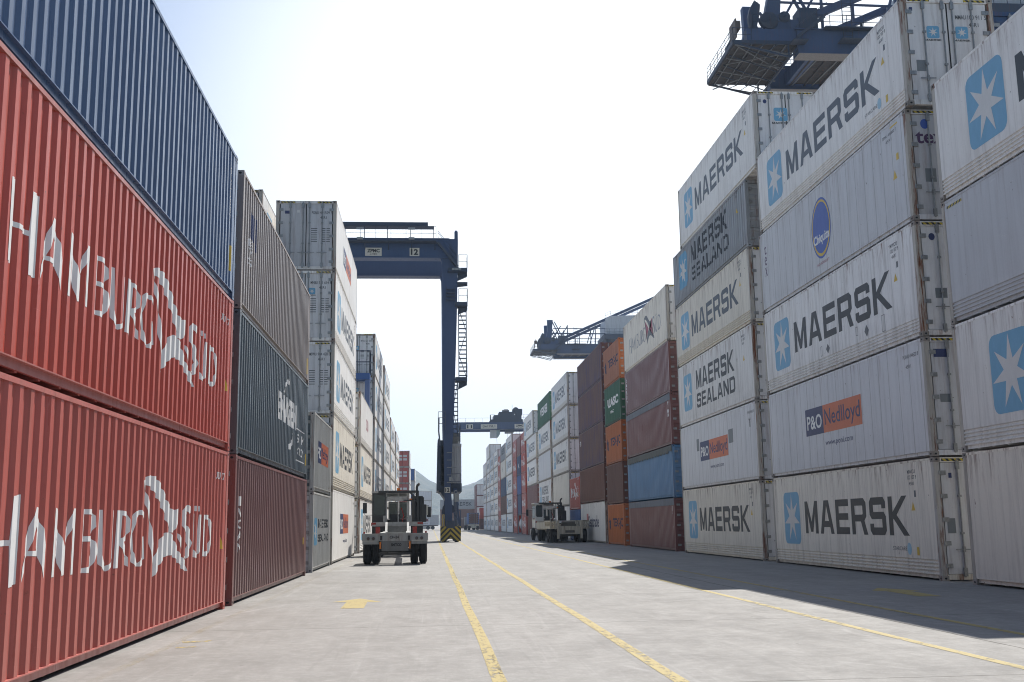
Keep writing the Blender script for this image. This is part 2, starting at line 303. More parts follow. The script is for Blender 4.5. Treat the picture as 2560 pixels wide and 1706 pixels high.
# ------------------------------------------------------------ containers
W2 = 1.219; PER = .278
def corr(yy, L):
    """depth of the corrugated wall at yy (0 = outermost) and the list of folds"""
    t = (yy - .12) % PER
    if yy < .12 or yy > L - .12: return 0.
    if t < .088: return 0.
    if t < .139: return (t - .088) / .051 * .034
    if t < .227: return .034
    return .034 - (t - .227) / .051 * .034
def folds(L):
    out = [.12]; y = .12
    while y + PER < L - .12:
        out += [y + .088, y + .139, y + .227, y + .278]; y += PER
    return out, y
_mesh = {}
def cached(key, fn):
    if key not in _mesh: _mesh[key] = fn()
    return _mesh[key]
def wall_mesh(kind, L, h, sg):
    def fn():
        b = MB()
        if kind == 'dry':
            fl, ye = folds(L); ys = [.03] + fl + [L - .03]; z0, z1 = .15, h - .055
            v = []
            for y in ys:
                x = sg * (W2 - .012 - (corr(y + 1e-5, L) if y < ye - 1e-3 else 0)); v += [(x, y, z0), (x, y, z1)]
            b.add(v, [(2 * i, 2 * i + 2, 2 * i + 3, 2 * i + 1) for i in range(len(ys) - 1)])
        else:
            pr = [(.14, 0.)]
            if kind == 'ribbed':
                for i in range(4): z = .17 + i * .085; pr += [(z, 0.), (z + .015, .03), (z + .048, .03), (z + .06, 0.)]
            pr.append((h - .05, 0.)); v = []
            for y in (.03, L - .03): v += [(sg * (W2 - .008 - d), y, z) for z, d in pr]
            n = len(pr); b.add(v, [(i, i + 1, n + i + 1, n + i) for i in range(n - 1)])
        return b.mesh('side_wall')
    return cached(('w', kind, L, h, sg), fn)
def end_mesh(kind, L, h):
    def fn():
        b = MB(); xs = [-1.06 + i * .053 for i in range(41)] if kind == 'dry' else [-1.06, 1.06]; v = []
        for i, x in enumerate(xs):
            d = .04 if (kind == 'dry' and i % 4 in (1, 2)) else 0; v += [(x, L - .03 - d, .15), (x, L - .03 - d, h - .11)]
        b.add(v, [(2 * i, 2 * i + 2, 2 * i + 3, 2 * i + 1) for i in range(len(xs) - 1)]); return b.mesh('end_wall')
    return cached(('e', kind, L, h), fn)
def roof_mesh(L, h):
    return cached(('r', L, h), lambda: MB().box(-1.17, 1.17, .1, L - .1, h - .05, h - .025).mesh('roof'))
def frame_mesh(L, h, castings):
    def fn():
        b = MB()
        for s in (-1, 1):
            x0, x1 = sorted((s * (W2 - .002), s * (W2 - .06)))
            b.box(x0, x1, .17, L - .17, h - .068, h - .014)            # top side rail
            x0, x1 = sorted((s * (W2 - .052), s * (W2 - .09)))
            b.box(x0, x1, .17, L - .17, .05, .16); x0, x1 = sorted((s * (W2 - .004), s * (W2 - .0515))); b.box(x0, x1, .17, L - .17, .136, .15)
        for y0, y1 in ((.01, .09), (L - .09, L - .01)):
            b.box(-1.08, 1.08, y0, y1, h - .125, h - .012); b.box(-1.08, 1.08, y0, y1, .025, .15)
        n = int(L / .6)
        for i in range(1, n): y = L * i / n; b.box(-W2 + .08, W2 - .08, y - .03, y + .03, .035, .14)
        b.box(-W2 + .07, W2 - .07, .1, L - .1, .14, .147)
        if castings:
            for x in (-1, 1):
                for y in (0, 1):
                    for z in (0, 1): cast(b, x, y * L, z * h)
            for x in (-1, 1):
                for y0, y1 in ((.008, .15), (L - .15, L - .008)): x0, x1 = sorted((x * (W2 - .003), x * (W2 - .14))); b.box(x0, x1, y0, y1, .118, h - .118)
        return b.mesh('frame')
    return cached(('f', L, h, castings), fn)
def cast(b, sx, y, z):
    x0, x1 = sorted((sx * W2, sx * (W2 - .162))); y0, y1 = (y, y + .178) if y < 1 else (y - .178, y); z0, z1 = (z, z + .118) if z < 1 else (z - .118, z)
    b.box(x0, x1, y0, y1, z0, z1, 0)
    cx = sx * (W2 + .002); cy = (y0 + y1) / 2; cz = (z0 + z1) / 2; n = 8
    b.add([(cx, cy + .035 * math.cos(6.283 * i / n), cz + .024 * math.sin(6.283 * i / n)) for i in range(n)], [tuple(range(n))], 1)
    fy = y0 - .002 if y < 1 else y1 + .002
    b.add([((x0 + x1) / 2 + .032 * math.cos(6.283 * i / n), fy, cz + .024 * math.sin(6.283 * i / n)) for i in range(n)], [tuple(range(n))], 1)
def post_mesh(L, h, sx, far):
    y0, y1 = (.008, .15) if not far else (L - .15, L - .008); x0, x1 = sorted((sx * (W2 - .003), sx * (W2 - .14)))
    return cached(('p', L, h, sx, far), lambda: MB().box(x0, x1, y0, y1, .118, h - .118).mesh('corner_post'))
def cast_mesh(L, h, sx, far, top):
    def fn():
        b = MB(); cast(b, sx, L if far else 0, h if top else 0); return b.mesh('corner_casting')
    return cached(('c', L, h, sx, far, top), fn)
def door_mesh(kind, h, s):
    def fn():
        b = MB(); x0, x1 = (-1.07, -.012) if s < 0 else (.012, 1.07); z0, z1 = .16, h - .135
        if kind == 'dry':
            xs = []; n = 3; wd = (x1 - x0) / n; v = []
            zs = [(z0, .05), (z0 + .08, .05)]
            m = 5; hh = (z1 - z0 - .16) / m
            for i in range(m): z = z0 + .08 + i * hh; zs += [(z + .05, .05), (z + .09, .08), (z + hh - .09, .08), (z + hh - .05, .05)]
            zs += [(z1 - .08, .05), (z1, .05)]
            v = [(x, y, z) for x in (x0, x1) for z, y in zs]; k = len(zs)
            b.add(v, [(i, i + 1, k + i + 1, k + i) for i in range(k - 1)])
        else: b.box(x0 + .03 * (s < 0), x1 - .03 * (s > 0), .04, .09, z0, z1)
        return b.mesh('door')
    return cached(('d', kind, h, s), fn)
def gasket_mesh(h):
    return cached(('g', h), lambda: MB().box(-1.08, 1.08, .095, .11, .15, h - .12).box(-.018, .018, .036, .094, .17, h - .15).mesh('gasket'))
def bar_mesh(h, x):
    def fn():
        b = MB(); b.cyl((x, .012, .08), (x, .012, h - .05), .02, n=8)
        for z in (.2, h - .2): b.box(x - .045, x + .045, -.014, .035, z - .1, z + .1)
        for z in (h * .38, h * .68): b.box(x - .04, x + .04, -.016, .038, z - .025, z + .025)
        b.box(x - .2 if x < 0 else x - .2, x + .2, -.02, -.004, .71, .735); b.box(x - .03, x + .03, -.026, .02, .66, .79); return b.mesh('locking_bar')
    return cached(('b', h, x), fn)
def hinge_mesh(h, s, z):
    def fn():
        x0, x1 = sorted((s * 1.10, s * .93)); b = MB().box(x0, x1, .014, .036, z - .052, z + .052); b.cyl((s * 1.09, .015, z - .05), (s * 1.09, .015, z + .05), .02, n=8); return b.mesh('hinge')
    return cached(('h', h, s, z), fn)
def decal_side(key, shape, L, sg, kind, off=.003, flip=None):
    """lay a 2D shape (u along the reading direction, v up) on a side wall, following its folds"""
    def fn():
        V, T = shape() if callable(shape) else shape
        me = bpy.data.meshes.new('lettering')
        vs = [((L - u) if sg < 0 else u, v) for u, v in V]
        bm = bmesh.new(); bv = [bm.verts.new((0, y, z)) for y, z in vs]
        for t in T:
            try: bm.faces.new([bv[i] for i in t])
            except ValueError: pass
        if kind == 'dry':
            lo = min(y for y, z in vs); hi = max(y for y, z in vs)
            for y in folds(L)[0]:
                if lo < y < hi: bmesh.ops.bisect_plane(bm, geom=bm.verts[:] + bm.edges[:] + bm.faces[:], dist=1e-5, plane_co=(0, y, 0), plane_no=(0, 1, 0))
            for v in bm.verts: v.co.x = sg * (W2 - .012 - corr(v.co.y, L) + off)
        elif kind == 'ribbed' and min(z for y, z in vs) < .5:
            for v in bm.verts: v.co.x = sg * (W2 - .008 + off)
        else:
            for v in bm.verts: v.co.x = sg * (W2 - .008 + off)
        bm.to_mesh(me); bm.free(); return me
    return cached(('ds', key, L, sg, kind, off), fn)
def decal_end(key, shape, y=.034):
    def fn():
        V, T = shape() if callable(shape) else shape; me = bpy.data.meshes.new('lettering'); me.from_pydata([(u, y, v) for u, v in V], [], T); me.update(); return me
    return cached(('de', key, y), fn)

BLUE_E = decal('emblem_blue', (.14, .36, .54), .2); STARW = decal('emblem_star', (.62, .62, .60), .15)
INK = decal('ink_charcoal', (.018, .024, .03), .25); INKB = decal('ink_bluegrey', (.05, .068, .09), .2)
WHITE_L = decal('letter_white', (.74, .74, .73), .2); PO_N = decal('emblem_navy', (.03, .045, .13), .2); PO_O = decal('emblem_orange', (.60, .16, .07), .2)
YEL = decal('sticker_yellow', (.62, .42, .04), .2); SMALL = decal('small_print', (.10, .11, .12), .25); PURP = decal('letter_plum', (.07, .03, .09), .1)
BLK = plain('black_paint', (.02, .02, .022), .5); REDF = decal('flag_red', (.36, .06, .10), .2); BLUE2 = decal('emblem_royal', (.04, .10, .38), .15)
GREYP = decal('grey_patch', (.17, .19, .20), .15); ORTXT = decal('letter_dark_blue', (.018, .02, .07), .2)
def hazard_mat():
    g = NG('hazard_stripe'); x, y, z = g.sep(g.coords(rnd=False)); f = g.math('FRACT', g.math('MULTIPLY', g.math('ADD', g.math('ADD', x, y), z), 7.)); return g.done(g.mix(g.math('GREATER_THAN', f, .5), (.5, .38, .03), (.02, .02, .02)), .5)
HAZ = hazard_mat()
# decoration kinds: list of (name, key, shape, material, offset)
def deco_star(sc=1.):
    s = lambda u: u
    return [('emblem', 'sq', lambda: rect2(1.12, 2.66, .68, 2.36, .22), BLUE_E, .003), ('emblem', 'st', lambda: star2(1.89, 1.52, .74, .80), STARW, .0055)]
def D_maersk(ink=INK, small=True):
    d = deco_star() + [('lettering', 'maersk', lambda: block_word('MAERSK', 3.14, 10.62, 1.03, 2.03), ink, .003)]
    if small: d += smalls()
    return d
def smalls(id1='MWCU', id2='122 107 9'):
    return [('lettering', 'id' + id1, lambda: join2(join2(font_word(id1, 10.72, 11.15, 2.56, 2.66), font_word(id2, 10.72, 11.2, 2.42, 2.52)), font_word('45R1', 10.78, 11.05, 2.27, 2.36)), SMALL, .003),
            ('sticker', 'tri', lambda: tri2(10.92, 1.76, .11), YEL, .003), ('sticker', 'lab', lambda: rect2(11.02, 11.12, 1.98, 2.14), SMALL, .003)]
def starcare():
    return [('lettering', 'sc', lambda: font_word('STARCARE', 9.58, 10.4, .66, .76, 0), SMALL, .003), ('sticker', 'scd', lambda: oval2(10.54, .71, .12, .15), decal('pale_blue_dot', (.3, .5, .62)), .003), ('sticker', 'scy', lambda: rect2(10.95, 11.08, .56, .76), YEL, .003)]
def D_sealand(ink=INK):
    return deco_star() + [('lettering', 'ms1', lambda: block_word('MAERSK', 3.5, 9.6, 1.46, 2.32), ink, .003), ('lettering', 'ms2', lambda: block_word('SEALAND', 3.5, 9.6, .62, 1.26), ink, .003)] + smalls('MAEU', '571 288 0')[:2]
def D_po(web=True, patches=False):
    d = [('emblem', 'pn', lambda: rect2(3.71, 5.24, 1.14, 1.98), PO_N, .003), ('emblem', 'po', lambda: rect2(5.24, 8.18, 1.14, 1.98), PO_O, .003),
         ('lettering', 'pt', lambda: font_word('P&O', 3.84, 5.12, 1.32, 1.76, .02), WHITE_L, .0055), ('lettering', 'nt', lambda: font_word('Nedlloyd', 5.36, 8.06, 1.22, 1.84, .006), PO_N, .0055)]
    if web: d += [('lettering', 'www', lambda: font_word('www.ponl.com', 5.32, 7.43, .70, .92, .004), PO_N, .003), ('lettering', 'pid', lambda: join2(font_word('PONU 494520 8', 10.98, 11.84, 2.5, 2.6, 0), font_word('45R1', 11.1, 11.4, 2.25, 2.34, 0)), SMALL, .003)]
    if patches: d += [('sticker', 'pp', lambda: join2(rect2(3.1, 3.54, 1.62, 2.16), rect2(8.3, 8.95, 1.6, 2.15)), GREYP, .003), ('sticker', 'p3', lambda: rect2(11.2, 11.32, 2.0, 2.3), SMALL, .003)]
    return d
def D_chiq():
    return [('emblem', 'c1', lambda: oval2(6.07, 1.53, .80, .95), BLUE2, .003), ('emblem', 'c2', lambda: oval2(6.07, 1.53, .74, .88), YEL, .0045), ('emblem', 'c3', lambda: oval2(6.07, 1.54, .68, .80), BLUE2, .006),
            ('lettering', 'ct', lambda: font_word('Chiquita', 5.42, 6.72, 1.0, 1.38, .03), WHITE_L, .0075), ('lettering', 'cn', lambda: font_word('NO FORKLIFT', 5.6, 6.6, .4, .48, 0), REDF, .003),
            ('lettering', 'tex', lambda: vertical_word('tex', .56, .80, 1.2, 2.38, .0), PURP, .003),
            ('lettering', 'cid', lambda: join2(font_word('TEMU 495802 7', 10.75, 11.6, 2.56, 2.64, 0), font_word('45R1', 10.95, 11.3, 2.4, 2.48, 0)), SMALL, .003),
            ('sticker', 'ctr', lambda: tri2(11.35, 1.45, .12), YEL, .003), ('sticker', 'cy', lambda: rect2(11.5, 11.64, 1.78, 1.96), YEL, .003), ('sticker', 'ch', lambda: rect2(11.25, 11.7, 2.72, 2.76), YEL, .003)]
def D_hs(L=12.192, col=WHITE_L, h=2.9):
    k = L / 12.192; z = h / 2.9
    return [('lettering', 'hs%.1f%.1f' % (L, h), lambda: hs_word(k, 0, z), col, .003), ('sticker', 'hst%.1f' % L, lambda: tri2(L - .45 * 1, 1.22, .12), YEL, .003), ('lettering', 'hsid%.1f' % L, lambda: font_word('SUDU 537', L - 1.15, L - .35, 2.35 * z, 2.48 * z, .01), WHITE_L, .003)]
def D_hsdark():
    return [('lettering', 'hsd', lambda: hs_word(.92, .7, 1.15, -.25, [k for k in HS if k[0] != 'F']), decal('thin_grey', (.30, .30, .31), .1), .003),
            ('emblem', 'hsf', lambda: hs_word(.92, .7, 1.15, -.25, ['F1', 'F2', 'F3']), SMALL, .003),
            ('emblem', 'hsr', lambda: tess([[[(6.75, 2.0), (7.6, 1.45), (6.95, .95)]], [[(7.72, 1.42), (8.55, 1.9), (8.7, .85)]]]), REDF, .003)]
def D_word(t, u0, u1, v0, v1, m, b=.02): return [('lettering', 'w%s%.1f%.1f' % (t, u0, v0), lambda: font_word(t, u0, u1, v0, v1, b), m, .003)]
def D_vert(t, u0, u1, v0, v1, m): return [('lettering', 'v%s%.1f' % (t, u0), lambda: vertical_word(t, u0, u1, v0, v1, .03), m, .003)]

def shifted(dec, du, k=1.): return [(n, key + '_%.1f' % du, (lambda f=f: (lambda r: ([(u + du, v) for u, v in r[0]], r[1]))(f())), m, o) for n, key, f, m, o in dec]
def end_star(x, z, s=.3): return [('emblem', 'e1%.2f%.2f' % (x, z), lambda: rect2(x - s, x + s, z - s, z + s, .09 * s / .3), BLUE_E, .034), ('emblem', 'e2%.2f%.2f' % (x, z), lambda: star2(x, z, s * .8, s * .8), STARW, .031), ('lettering', 'e3%.2f%.2f' % (x, z), lambda: block_word('MAERSK', x - s * 1.3, x + s * 1.3, z - s * 1.45, z - s * 1.15), INK, .034)]
def end_id(a, b, h=2.9): return [('lettering', 'ei' + a + b, lambda: join2(font_word(a, .22, .5, h - .56, h - .44, .01), font_word(b, .55, 1.04, h - .56, h - .44, .01)), SMALL, .034), ('lettering', 'ej', lambda: font_word('45R1', .56, .82, h - .76, h - .65, .01), SMALL, .034)]
def end_table(): 
    def f():
        o = ([], [])
        for i in range(7):
            for j, (a, b) in enumerate(((.2, .45), (.62, .78), (.82, .96))): o = join2(o, rect2(a, b, 1.72 - i * .09, 1.75 - i * .09))
        return o
    return [('lettering', 'etab', f, SMALL, .034)]

CN = [0]
def container(name, side, y, z, L, h, kind, pm, deco=(), door='dry', dmat=None, detail=2, end=(), label='', group='', x=None, railm=None, fmat=None):
    sg = -1 if side == 'R' else 1
    xc = x if x is not None else (11.945 + W2 if side == 'R' else -3.82 - W2)
    t = empty(name, (xc, y, z), 0, label=label, cat='shipping container', group=group)
    dmat = dmat or pm; fm = fmat or (POSTW if (kind != 'dry' and detail < 2) else pm)
    put('side_wall', wall_mesh(kind, L, h, sg), pm, t); put('side_wall', wall_mesh(kind, L, h, -sg), pm, t)
    put('roof', roof_mesh(L, h), pm, t); put('end_wall', end_mesh('dry' if kind == 'dry' else 'flat', L, h), pm, t)
    put('frame', frame_mesh(L, h, detail < 2), [fm, DARK] if detail < 2 else fm, t)
    if detail >= 2:
        for sx in (-1, 1):
            for far in (0, 1):
                put('corner_post', post_mesh(L, h, sx, far), POSTW if kind != 'dry' else fm, t)
                for tp in (0, 1): put('corner_casting', cast_mesh(L, h, sx, far, tp), [RUSTY if kind != 'dry' else fm, DARK], t)
    doors = []
    for s in (-1, 1): doors.append(put('door', door_mesh(door, h, s), dmat, t))
    put('gasket', gasket_mesh(h), DARK, t)
    if detail >= 1:
        for d, s in zip(doors, (-1, 1)):
            for xb in ((.13, .64) if s > 0 else (-.64, -.13)): put('locking_bar', bar_mesh(h, xb), STEEL, d)
            zs = [h * q for q in (.12, .30, .49, .68, .87)]
            for zz in zs: put('hinge', hinge_mesh(h, s, round(zz, 3)), STEEL, d)
    if door != 'dry' and detail >= 1:
        [put('hazard_strip', decal_end('hz%.1f%d' % (h, q), lambda: rect2(q * .735 - .285, q * .735 + .285, h - .10, h - .04), .006), HAZ, t) for q in (-1, 1)]
    for nm, key, shp, m, off in deco: put(nm, decal_side(key, shp, L, sg, kind, off), m, t)
    for nm, key, shp, m, yy in end: put(nm, decal_end(key, shp, yy), m, t)
    return t
POSTW = paint('post_worn', (.46, .43, .38), .5, 1.5, .6, h=2.9)
RUSTY = paint('casting_worn', (.30, .27, .24), .5, .9, .7, h=.4)
wp = lambda n, c, **k: paint(n, c, seams=.61, **k)
P = dict(
 white=wp('reefer_white', (.83, .81, .77), dirt=.22, rust=.6, seamk=.12), white2=wp('reefer_white_streaky', (.78, .77, .745), dirt=.36, rust=1.0, seamk=.12), cream=wp('reefer_cream', (.79, .735, .62), dirt=.30, rust=.9, seamk=.12),
 grey=wp('reefer_pale_grey', (.64, .65, .665), dirt=.15, rust=.35, seamk=.35), greyd=wp('reefer_mid_grey', (.49, .50, .515), dirt=.12, rust=.3, seamk=.07), beige=wp('reefer_beige', (.78, .72, .62), dirt=.2, rust=.8, seamk=.05),
 doorw=paint('door_white', (.68, .68, .68), .25, .25), doorg=paint('door_grey', (.56, .57, .59), .22, .3),
 red=paint('container_red', (.46, .094, .07), .14, .35, .32, dents=.9), blue=paint('container_blue', (.036, .095, .215), .08, .15, .26, dents=.8), maroon=paint('container_maroon', (.20, .078, .072), .2, .2, .32), brown=paint('container_brown_grey', (.28, .23, .205), .2, .2, .3),
 slate=paint('container_slate', (.085, .115, .135), .2, .25, .28), corrgrey=paint('container_grey', (.33, .35, .37), .4, .7), corrdull=paint('container_dull_grey', (.40, .405, .39), .35, .7),
 orange=paint('container_orange', (.46, .13, .03), .3, .35), green=paint('container_green', (.025, .12, .065), .2, .2), sky=paint('container_sky_blue', (.10, .23, .40), .25, .35), rust=paint('container_red_brown', (.15, .055, .035), .35, .4),
 plum=paint('container_faded_plum', (.15, .068, .05), 1.0, .6, dirtcol=(.085, .065, .15)), navy=paint('container_navy', (.03, .07, .16), .25, .25), royal=paint('container_royal_blue', (.03, .10, .30), .2, .15))

ORD = ['', 'first', 'second', 'third', 'fourth', 'fifth', 'sixth', 'seventh', 'eighth', 'ninth', 'tenth', 'eleventh', 'twelfth', 'thirteenth', 'fourteenth', 'fifteenth', 'sixteenth', 'seventeenth', 'eighteenth', 'nineteenth', 'twentieth']
H, S = 2.9, 2.6
def stack(side, n, y, L, tiers, detail=2, where=None):
    z = 0; grp = 'containers stacked along the right of the road' if side == 'R' else 'containers stacked along the left of the road'
    for i, tt in enumerate(tiers):
        if tt is None: z += S; continue
        look, typ, h, dec = tt[:4]; kw = dict(tt[4]) if len(tt) > 4 else {}
        refr = typ in ('flat', 'ribbed'); col = kw.pop('c'); yy = kw.pop('y', y)
        wh = where or ('stack %d on the %s' % (n, 'right' if side == 'R' else 'left')); 
        sd = 'right' if side == 'R' else 'left'
        wh = where or '%s stack on the %s' % (ORD[n] if n > 1 else 'nearest', sd)
        lv = 'bottom tier' if i == 0 else ('top tier' if i == len(tiers) - 1 else ORD[i + 1] + ' tier')
        container('refrigerated_container' if refr else 'shipping_container', side, yy, z, L, h, typ, P[col] if isinstance(col, str) else col, dec, 'flat' if refr else 'dry', kw.pop('d', P['doorw'] if refr else None), kw.pop('det', detail), kw.pop('end', ()), '%s, %s of %s' % (look, lv, wh), grp)
        z += h + .018
# ---- right side, near to far
F40 = 12.19; F20 = 6.06
stack('R', 1, 11.0, F40, [
 ('weathered plain beige reefer', 'flat', H, [], dict(c='beige')),
 ('white reefer with blue star square', 'ribbed', H, shifted(D_maersk(small=False), .42), dict(c='white')),
 ('plain mid grey reefer', 'ribbed', H, [('sticker', 'hz', lambda: rect2(.25, .95, 2.68, 2.74), HAZ, .003)], dict(c='greyd')),
 ('white reefer with blue star square', 'ribbed', H, shifted(D_maersk(small=False), .42), dict(c='white'))])
stack('R', 2, 24.6, F40, [
 ('cream reefer, blue star, black lettering', 'ribbed', H, D_maersk() + starcare(), dict(c='cream', end=[('sticker', 'q1', lambda: rect2(-.98, -.78, 1.1, 1.45), GREYP, .034), ('sticker', 'q2', lambda: rect2(-.86, -.78, 2.4, 2.52), PO_N, .034)])),
 ('pale grey reefer with navy and orange panel', 'flat', H, D_po(), dict(c='grey', d=P['doorg'], end=[('sticker', 'q3', lambda: rect2(-.98, -.6, 2.4, 2.6), PO_N, .034), ('sticker', 'q4', lambda: rect2(-.9, -.6, 1.3, 1.5), GREYP, .034)])),
 ('white reefer with blue star and scuffed lettering', 'ribbed', H, D_maersk() + [('sticker', 'dia', lambda: join2(([(6.0, .55), (6.15, .7), (6.0, .85), (5.85, .7)], [(0, 1, 2, 3)]), ([(8.9, .55), (9.05, .72), (8.9, .89), (8.75, .72)], [(0, 1, 2, 3)])), SMALL, .003), ('sticker', 'dib', lambda: join2(frame2(5.4, 5.52, .55, .85, .015), join2(frame2(8.15, 8.3, .7, .95, .015), frame2(9.9, 10.1, .5, .95, .015))), SMALL, .003)], dict(c='white2', end=[('sticker', 'q5', lambda: oval2(-.78, 2.5, .08, .09), PO_N, .034), ('sticker', 'q6', lambda: rect2(-.8, -.5, .95, 1.2), GREYP, .034)])),
 ('smooth grey reefer with blue and yellow oval', 'flat', H, D_chiq(), dict(c='grey', d=P['doorg'], end=[('sticker', 'q7', lambda: oval2(-.72, 2.52, .11, .13), BLUE2, .034), ('lettering', 'q8', lambda: font_word('tex', -.98, -.2, 2.0, 2.32, .02), PURP, .034), ('sticker', 'q9', lambda: rect2(-.8, -.52, 1.0, 1.35), GREYP, .034)])),
 ('white reefer with blue star and grey lettering', 'ribbed', H, D_maersk(INKB) + starcare(), dict(c='white', y=24.38, end=end_star(-.40, 1.98, .165) + end_star(.36, 1.98, .165) + end_id('MMAU', '100 911 5') + [('sticker', 'q10', lambda: rect2(-.9, -.66, .92, 1.22), GREYP, .034), ('sticker', 'q11', lambda: rect2(-.98, -.9, 2.55, 2.65), PO_N, .034)]))])
stack('R', 3, 38.1, F40, [
 ('white reefer with blue star and black lettering', 'ribbed', H, D_maersk(), dict(c='cream')),
 ('pale grey reefer, small navy and orange panel', 'flat', H, D_po(True, True), dict(c='grey', d=P['doorg'])),
 ('rust streaked white reefer with two lettering lines', 'flat', H, D_sealand(), dict(c='white2')),
 ('off-white reefer with blue star and grey lettering', 'ribbed', H, D_maersk(INKB), dict(c='cream')),
 ('grey corrugated container with two black lettering lines', 'dry', S, D_sealand(INK), dict(c='corrgrey')),
 ('white reefer with blue star and grey lettering', 'flat', H, D_maersk(INKB), dict(c='white', y=36.5, end=end_star(-.2, 2.0, .26) + [('sticker', 'q12', lambda: oval2(-.78, 2.5, .07, .08), PO_N, .034)]))])
TARP = paint('tarpaulin_grey', (.16, .175, .20), .3, .1, .7)
stack('R', 4, 52.1, F40, [
 ('maroon open-top container with grey tarpaulin', 'dry', S, D_vert('1T 7', 11.6, 11.75, .9, 2.2, WHITE_L), dict(c='maroon')),
 ('sky blue open-top container with torn tarpaulin', 'dry', S, [], dict(c='sky')),
 ('dark maroon open-top container with grey tarpaulin', 'dry', S, D_vert('7 10', 11.4, 11.6, 1.4, 2.2, WHITE_L), dict(c='maroon')),
 ('maroon container with white upright lettering', 'dry', S, D_vert('UNIGLORY', .35, .55, .7, 2.3, WHITE_L), dict(c='maroon')),
 ('off-white reefer with red flag and thin lettering', 'flat', H, D_hsdark(), dict(c='cream'))])
ORT = lambda: [('emblem', 'orl', lambda: star2(.75, 1.35, .45, .55, 5, .5), ORTXT, .003)] + D_word('TEX-JC', 1.9, 5.6, 1.0, 1.7, ORTXT, .03)
stack('R', 5, 66.1, F20, [
 ('orange short container with blue emblem', 'dry', S, ORT(), dict(c='orange')),
 ('dark red short container without logo', 'dry', S, [], dict(c='rust')),
 ('orange short container with blue emblem', 'dry', S, ORT(), dict(c='orange')),
 ('green short container with white lettering', 'dry', S, D_word('UASC', 1.2, 5.2, 1.15, 1.75, WHITE_L, .05) + D_word('UASC', 2.3, 3.6, .7, .9, WHITE_L), dict(c='green')),
 ('weathered orange short container', 'dry', S, ORT(), dict(c='orange'))], 1)
stack('R', 6, 73.2, F40, [
 ('white reefer with dark blue lettering', 'flat', H, D_word('Seatrade', 4.2, 9.2, 1.1, 1.95, ORTXT, .02) + [('emblem', 'pk', lambda: rect2(3.3, 4.2, 1.5, 2.1), decal('pink_square', (.5, .15, .14)), .003)], dict(c='white')),
 ('rust brown container', 'dry', S, [], dict(c='rust')),
 ('faded plum container with white mark at left', 'dry', H, D_word('CAI', .4, 1.2, 1.9, 2.3, WHITE_L), dict(c='plum')),
 ('rusty faded plum container', 'dry', H, [], dict(c='plum')),
 ('peeling plum container', 'dry', S, [], dict(c='plum'))], 1)
stack('R', 7, 85.75, F20, [
 ('small royal blue container', 'dry', 2.5, [], dict(c='royal')),
 ('small red container with white flag lettering', 'dry', S, D_hs(6.06), dict(c='red'))], 1)
stack('R', 8, 92.1, F40, [
 ('white reefer with dark lettering', 'flat', H, D_word('TEXTAINER', 2.5, 9.5, .5, 1.2, SMALL), dict(c='white')),
 ('plain off-white reefer', 'flat', H, [], dict(c='cream')),
 ('white reefer with pale blue star', 'ribbed', H, D_maersk(), dict(c='white', end=end_star(.3, 2.1, .2))),
 ('white reefer with pale blue star', 'ribbed', H, D_maersk(INKB), dict(c='white', end=end_star(.3, 2.1, .2))),
 ('white reefer with faint blue star', 'ribbed', H, D_maersk(INKB), dict(c='white', end=end_star(.3, 2.1, .2)))], 1)
stack('R', 9, 106.0, F40, [
 ('white reefer half hidden by the beige truck', 'flat', H, D_maersk(), dict(c='white')),
 ('yellowed white reefer with two lettering lines', 'flat', H, D_sealand(), dict(c='white2')),
 ('plain light grey reefer', 'flat', H, [], dict(c='grey')),
 ('white reefer with pale lettering', 'ribbed', H, D_maersk(INKB), dict(c='white')),
 ('green container with white lettering', 'dry', H, D_word('VEIKEI', 2.6, 9.6, 1.1, 2.0, WHITE_L, .04), dict(c='green'))], 1)
stack('R', 10, 120.6, F40, [
 ('brown container', 'dry', H, [], dict(c='rust')), ('maroon container', 'dry', H, [], dict(c='maroon')),
 ('white reefer with dark lettering', 'ribbed', H, D_maersk(), dict(c='white')), ('white reefer with grey lettering', 'ribbed', H, D_maersk(INKB), dict(c='white')), ('white reefer set back from the ones below', 'flat', H, D_maersk(INKB, False), dict(c='white', y=124.3, end=end_star(.3, 2.1, .2)))], 1)
stack('R', 11, 135.0, F20, [('red short container with white flag lettering', 'dry', S, D_hs(6.06), dict(c='red'))] * 5, 0)
stack('R', 12, 142.1, F20, [None, ('plain blue short container', 'dry', S, [], dict(c='navy')), ('bright blue short container', 'dry', S, [], dict(c='royal')),
 ('dark blue short container with white emblem', 'dry', S, D_word('K', 2.2, 3.8, 1.0, 1.6, WHITE_L), dict(c='navy')), ('maroon short container', 'dry', S, [], dict(c='maroon'))], 0)
stack('R', 13, 149.2, F20, [('red short container with white flag lettering', 'dry', S, D_hs(6.06), dict(c='red'))] * 5, 0)
MA = lambda lk='white reefer with star and lettering', ink=INKB, c='white': (lk, 'ribbed', H, D_maersk(ink, False), dict(c=c))
stack('R', 14, 157.3, F40, [MA()] * 5, 0)
stack('R', 15, 171.2, F40, [MA(), ('rust brown container', 'dry', H, [], dict(c='rust')), ('navy blue container', 'dry', H, [], dict(c='navy')), ('plain cream reefer', 'flat', H, D_word('H', 5, 6, 1.1, 1.9, SMALL), dict(c='cream')), ('grey container with dark lettering', 'dry', S, D_maersk(INK, False)[2:], dict(c='corrgrey'))], 0)
stack('R', 16, 184.4, F20, [('red short container with white lettering', 'dry', S, D_hs(6.06), dict(c='red'))] * 5, 0)
stack('R', 17, 191.2, F40, [MA()] * 5, 0)
stack('R', 18, 204.4, F40, [MA(), MA(), MA(), MA(), ('white reefer with star and lettering', 'ribbed', H, D_maersk(INKB, False), dict(c='grey'))], 0)
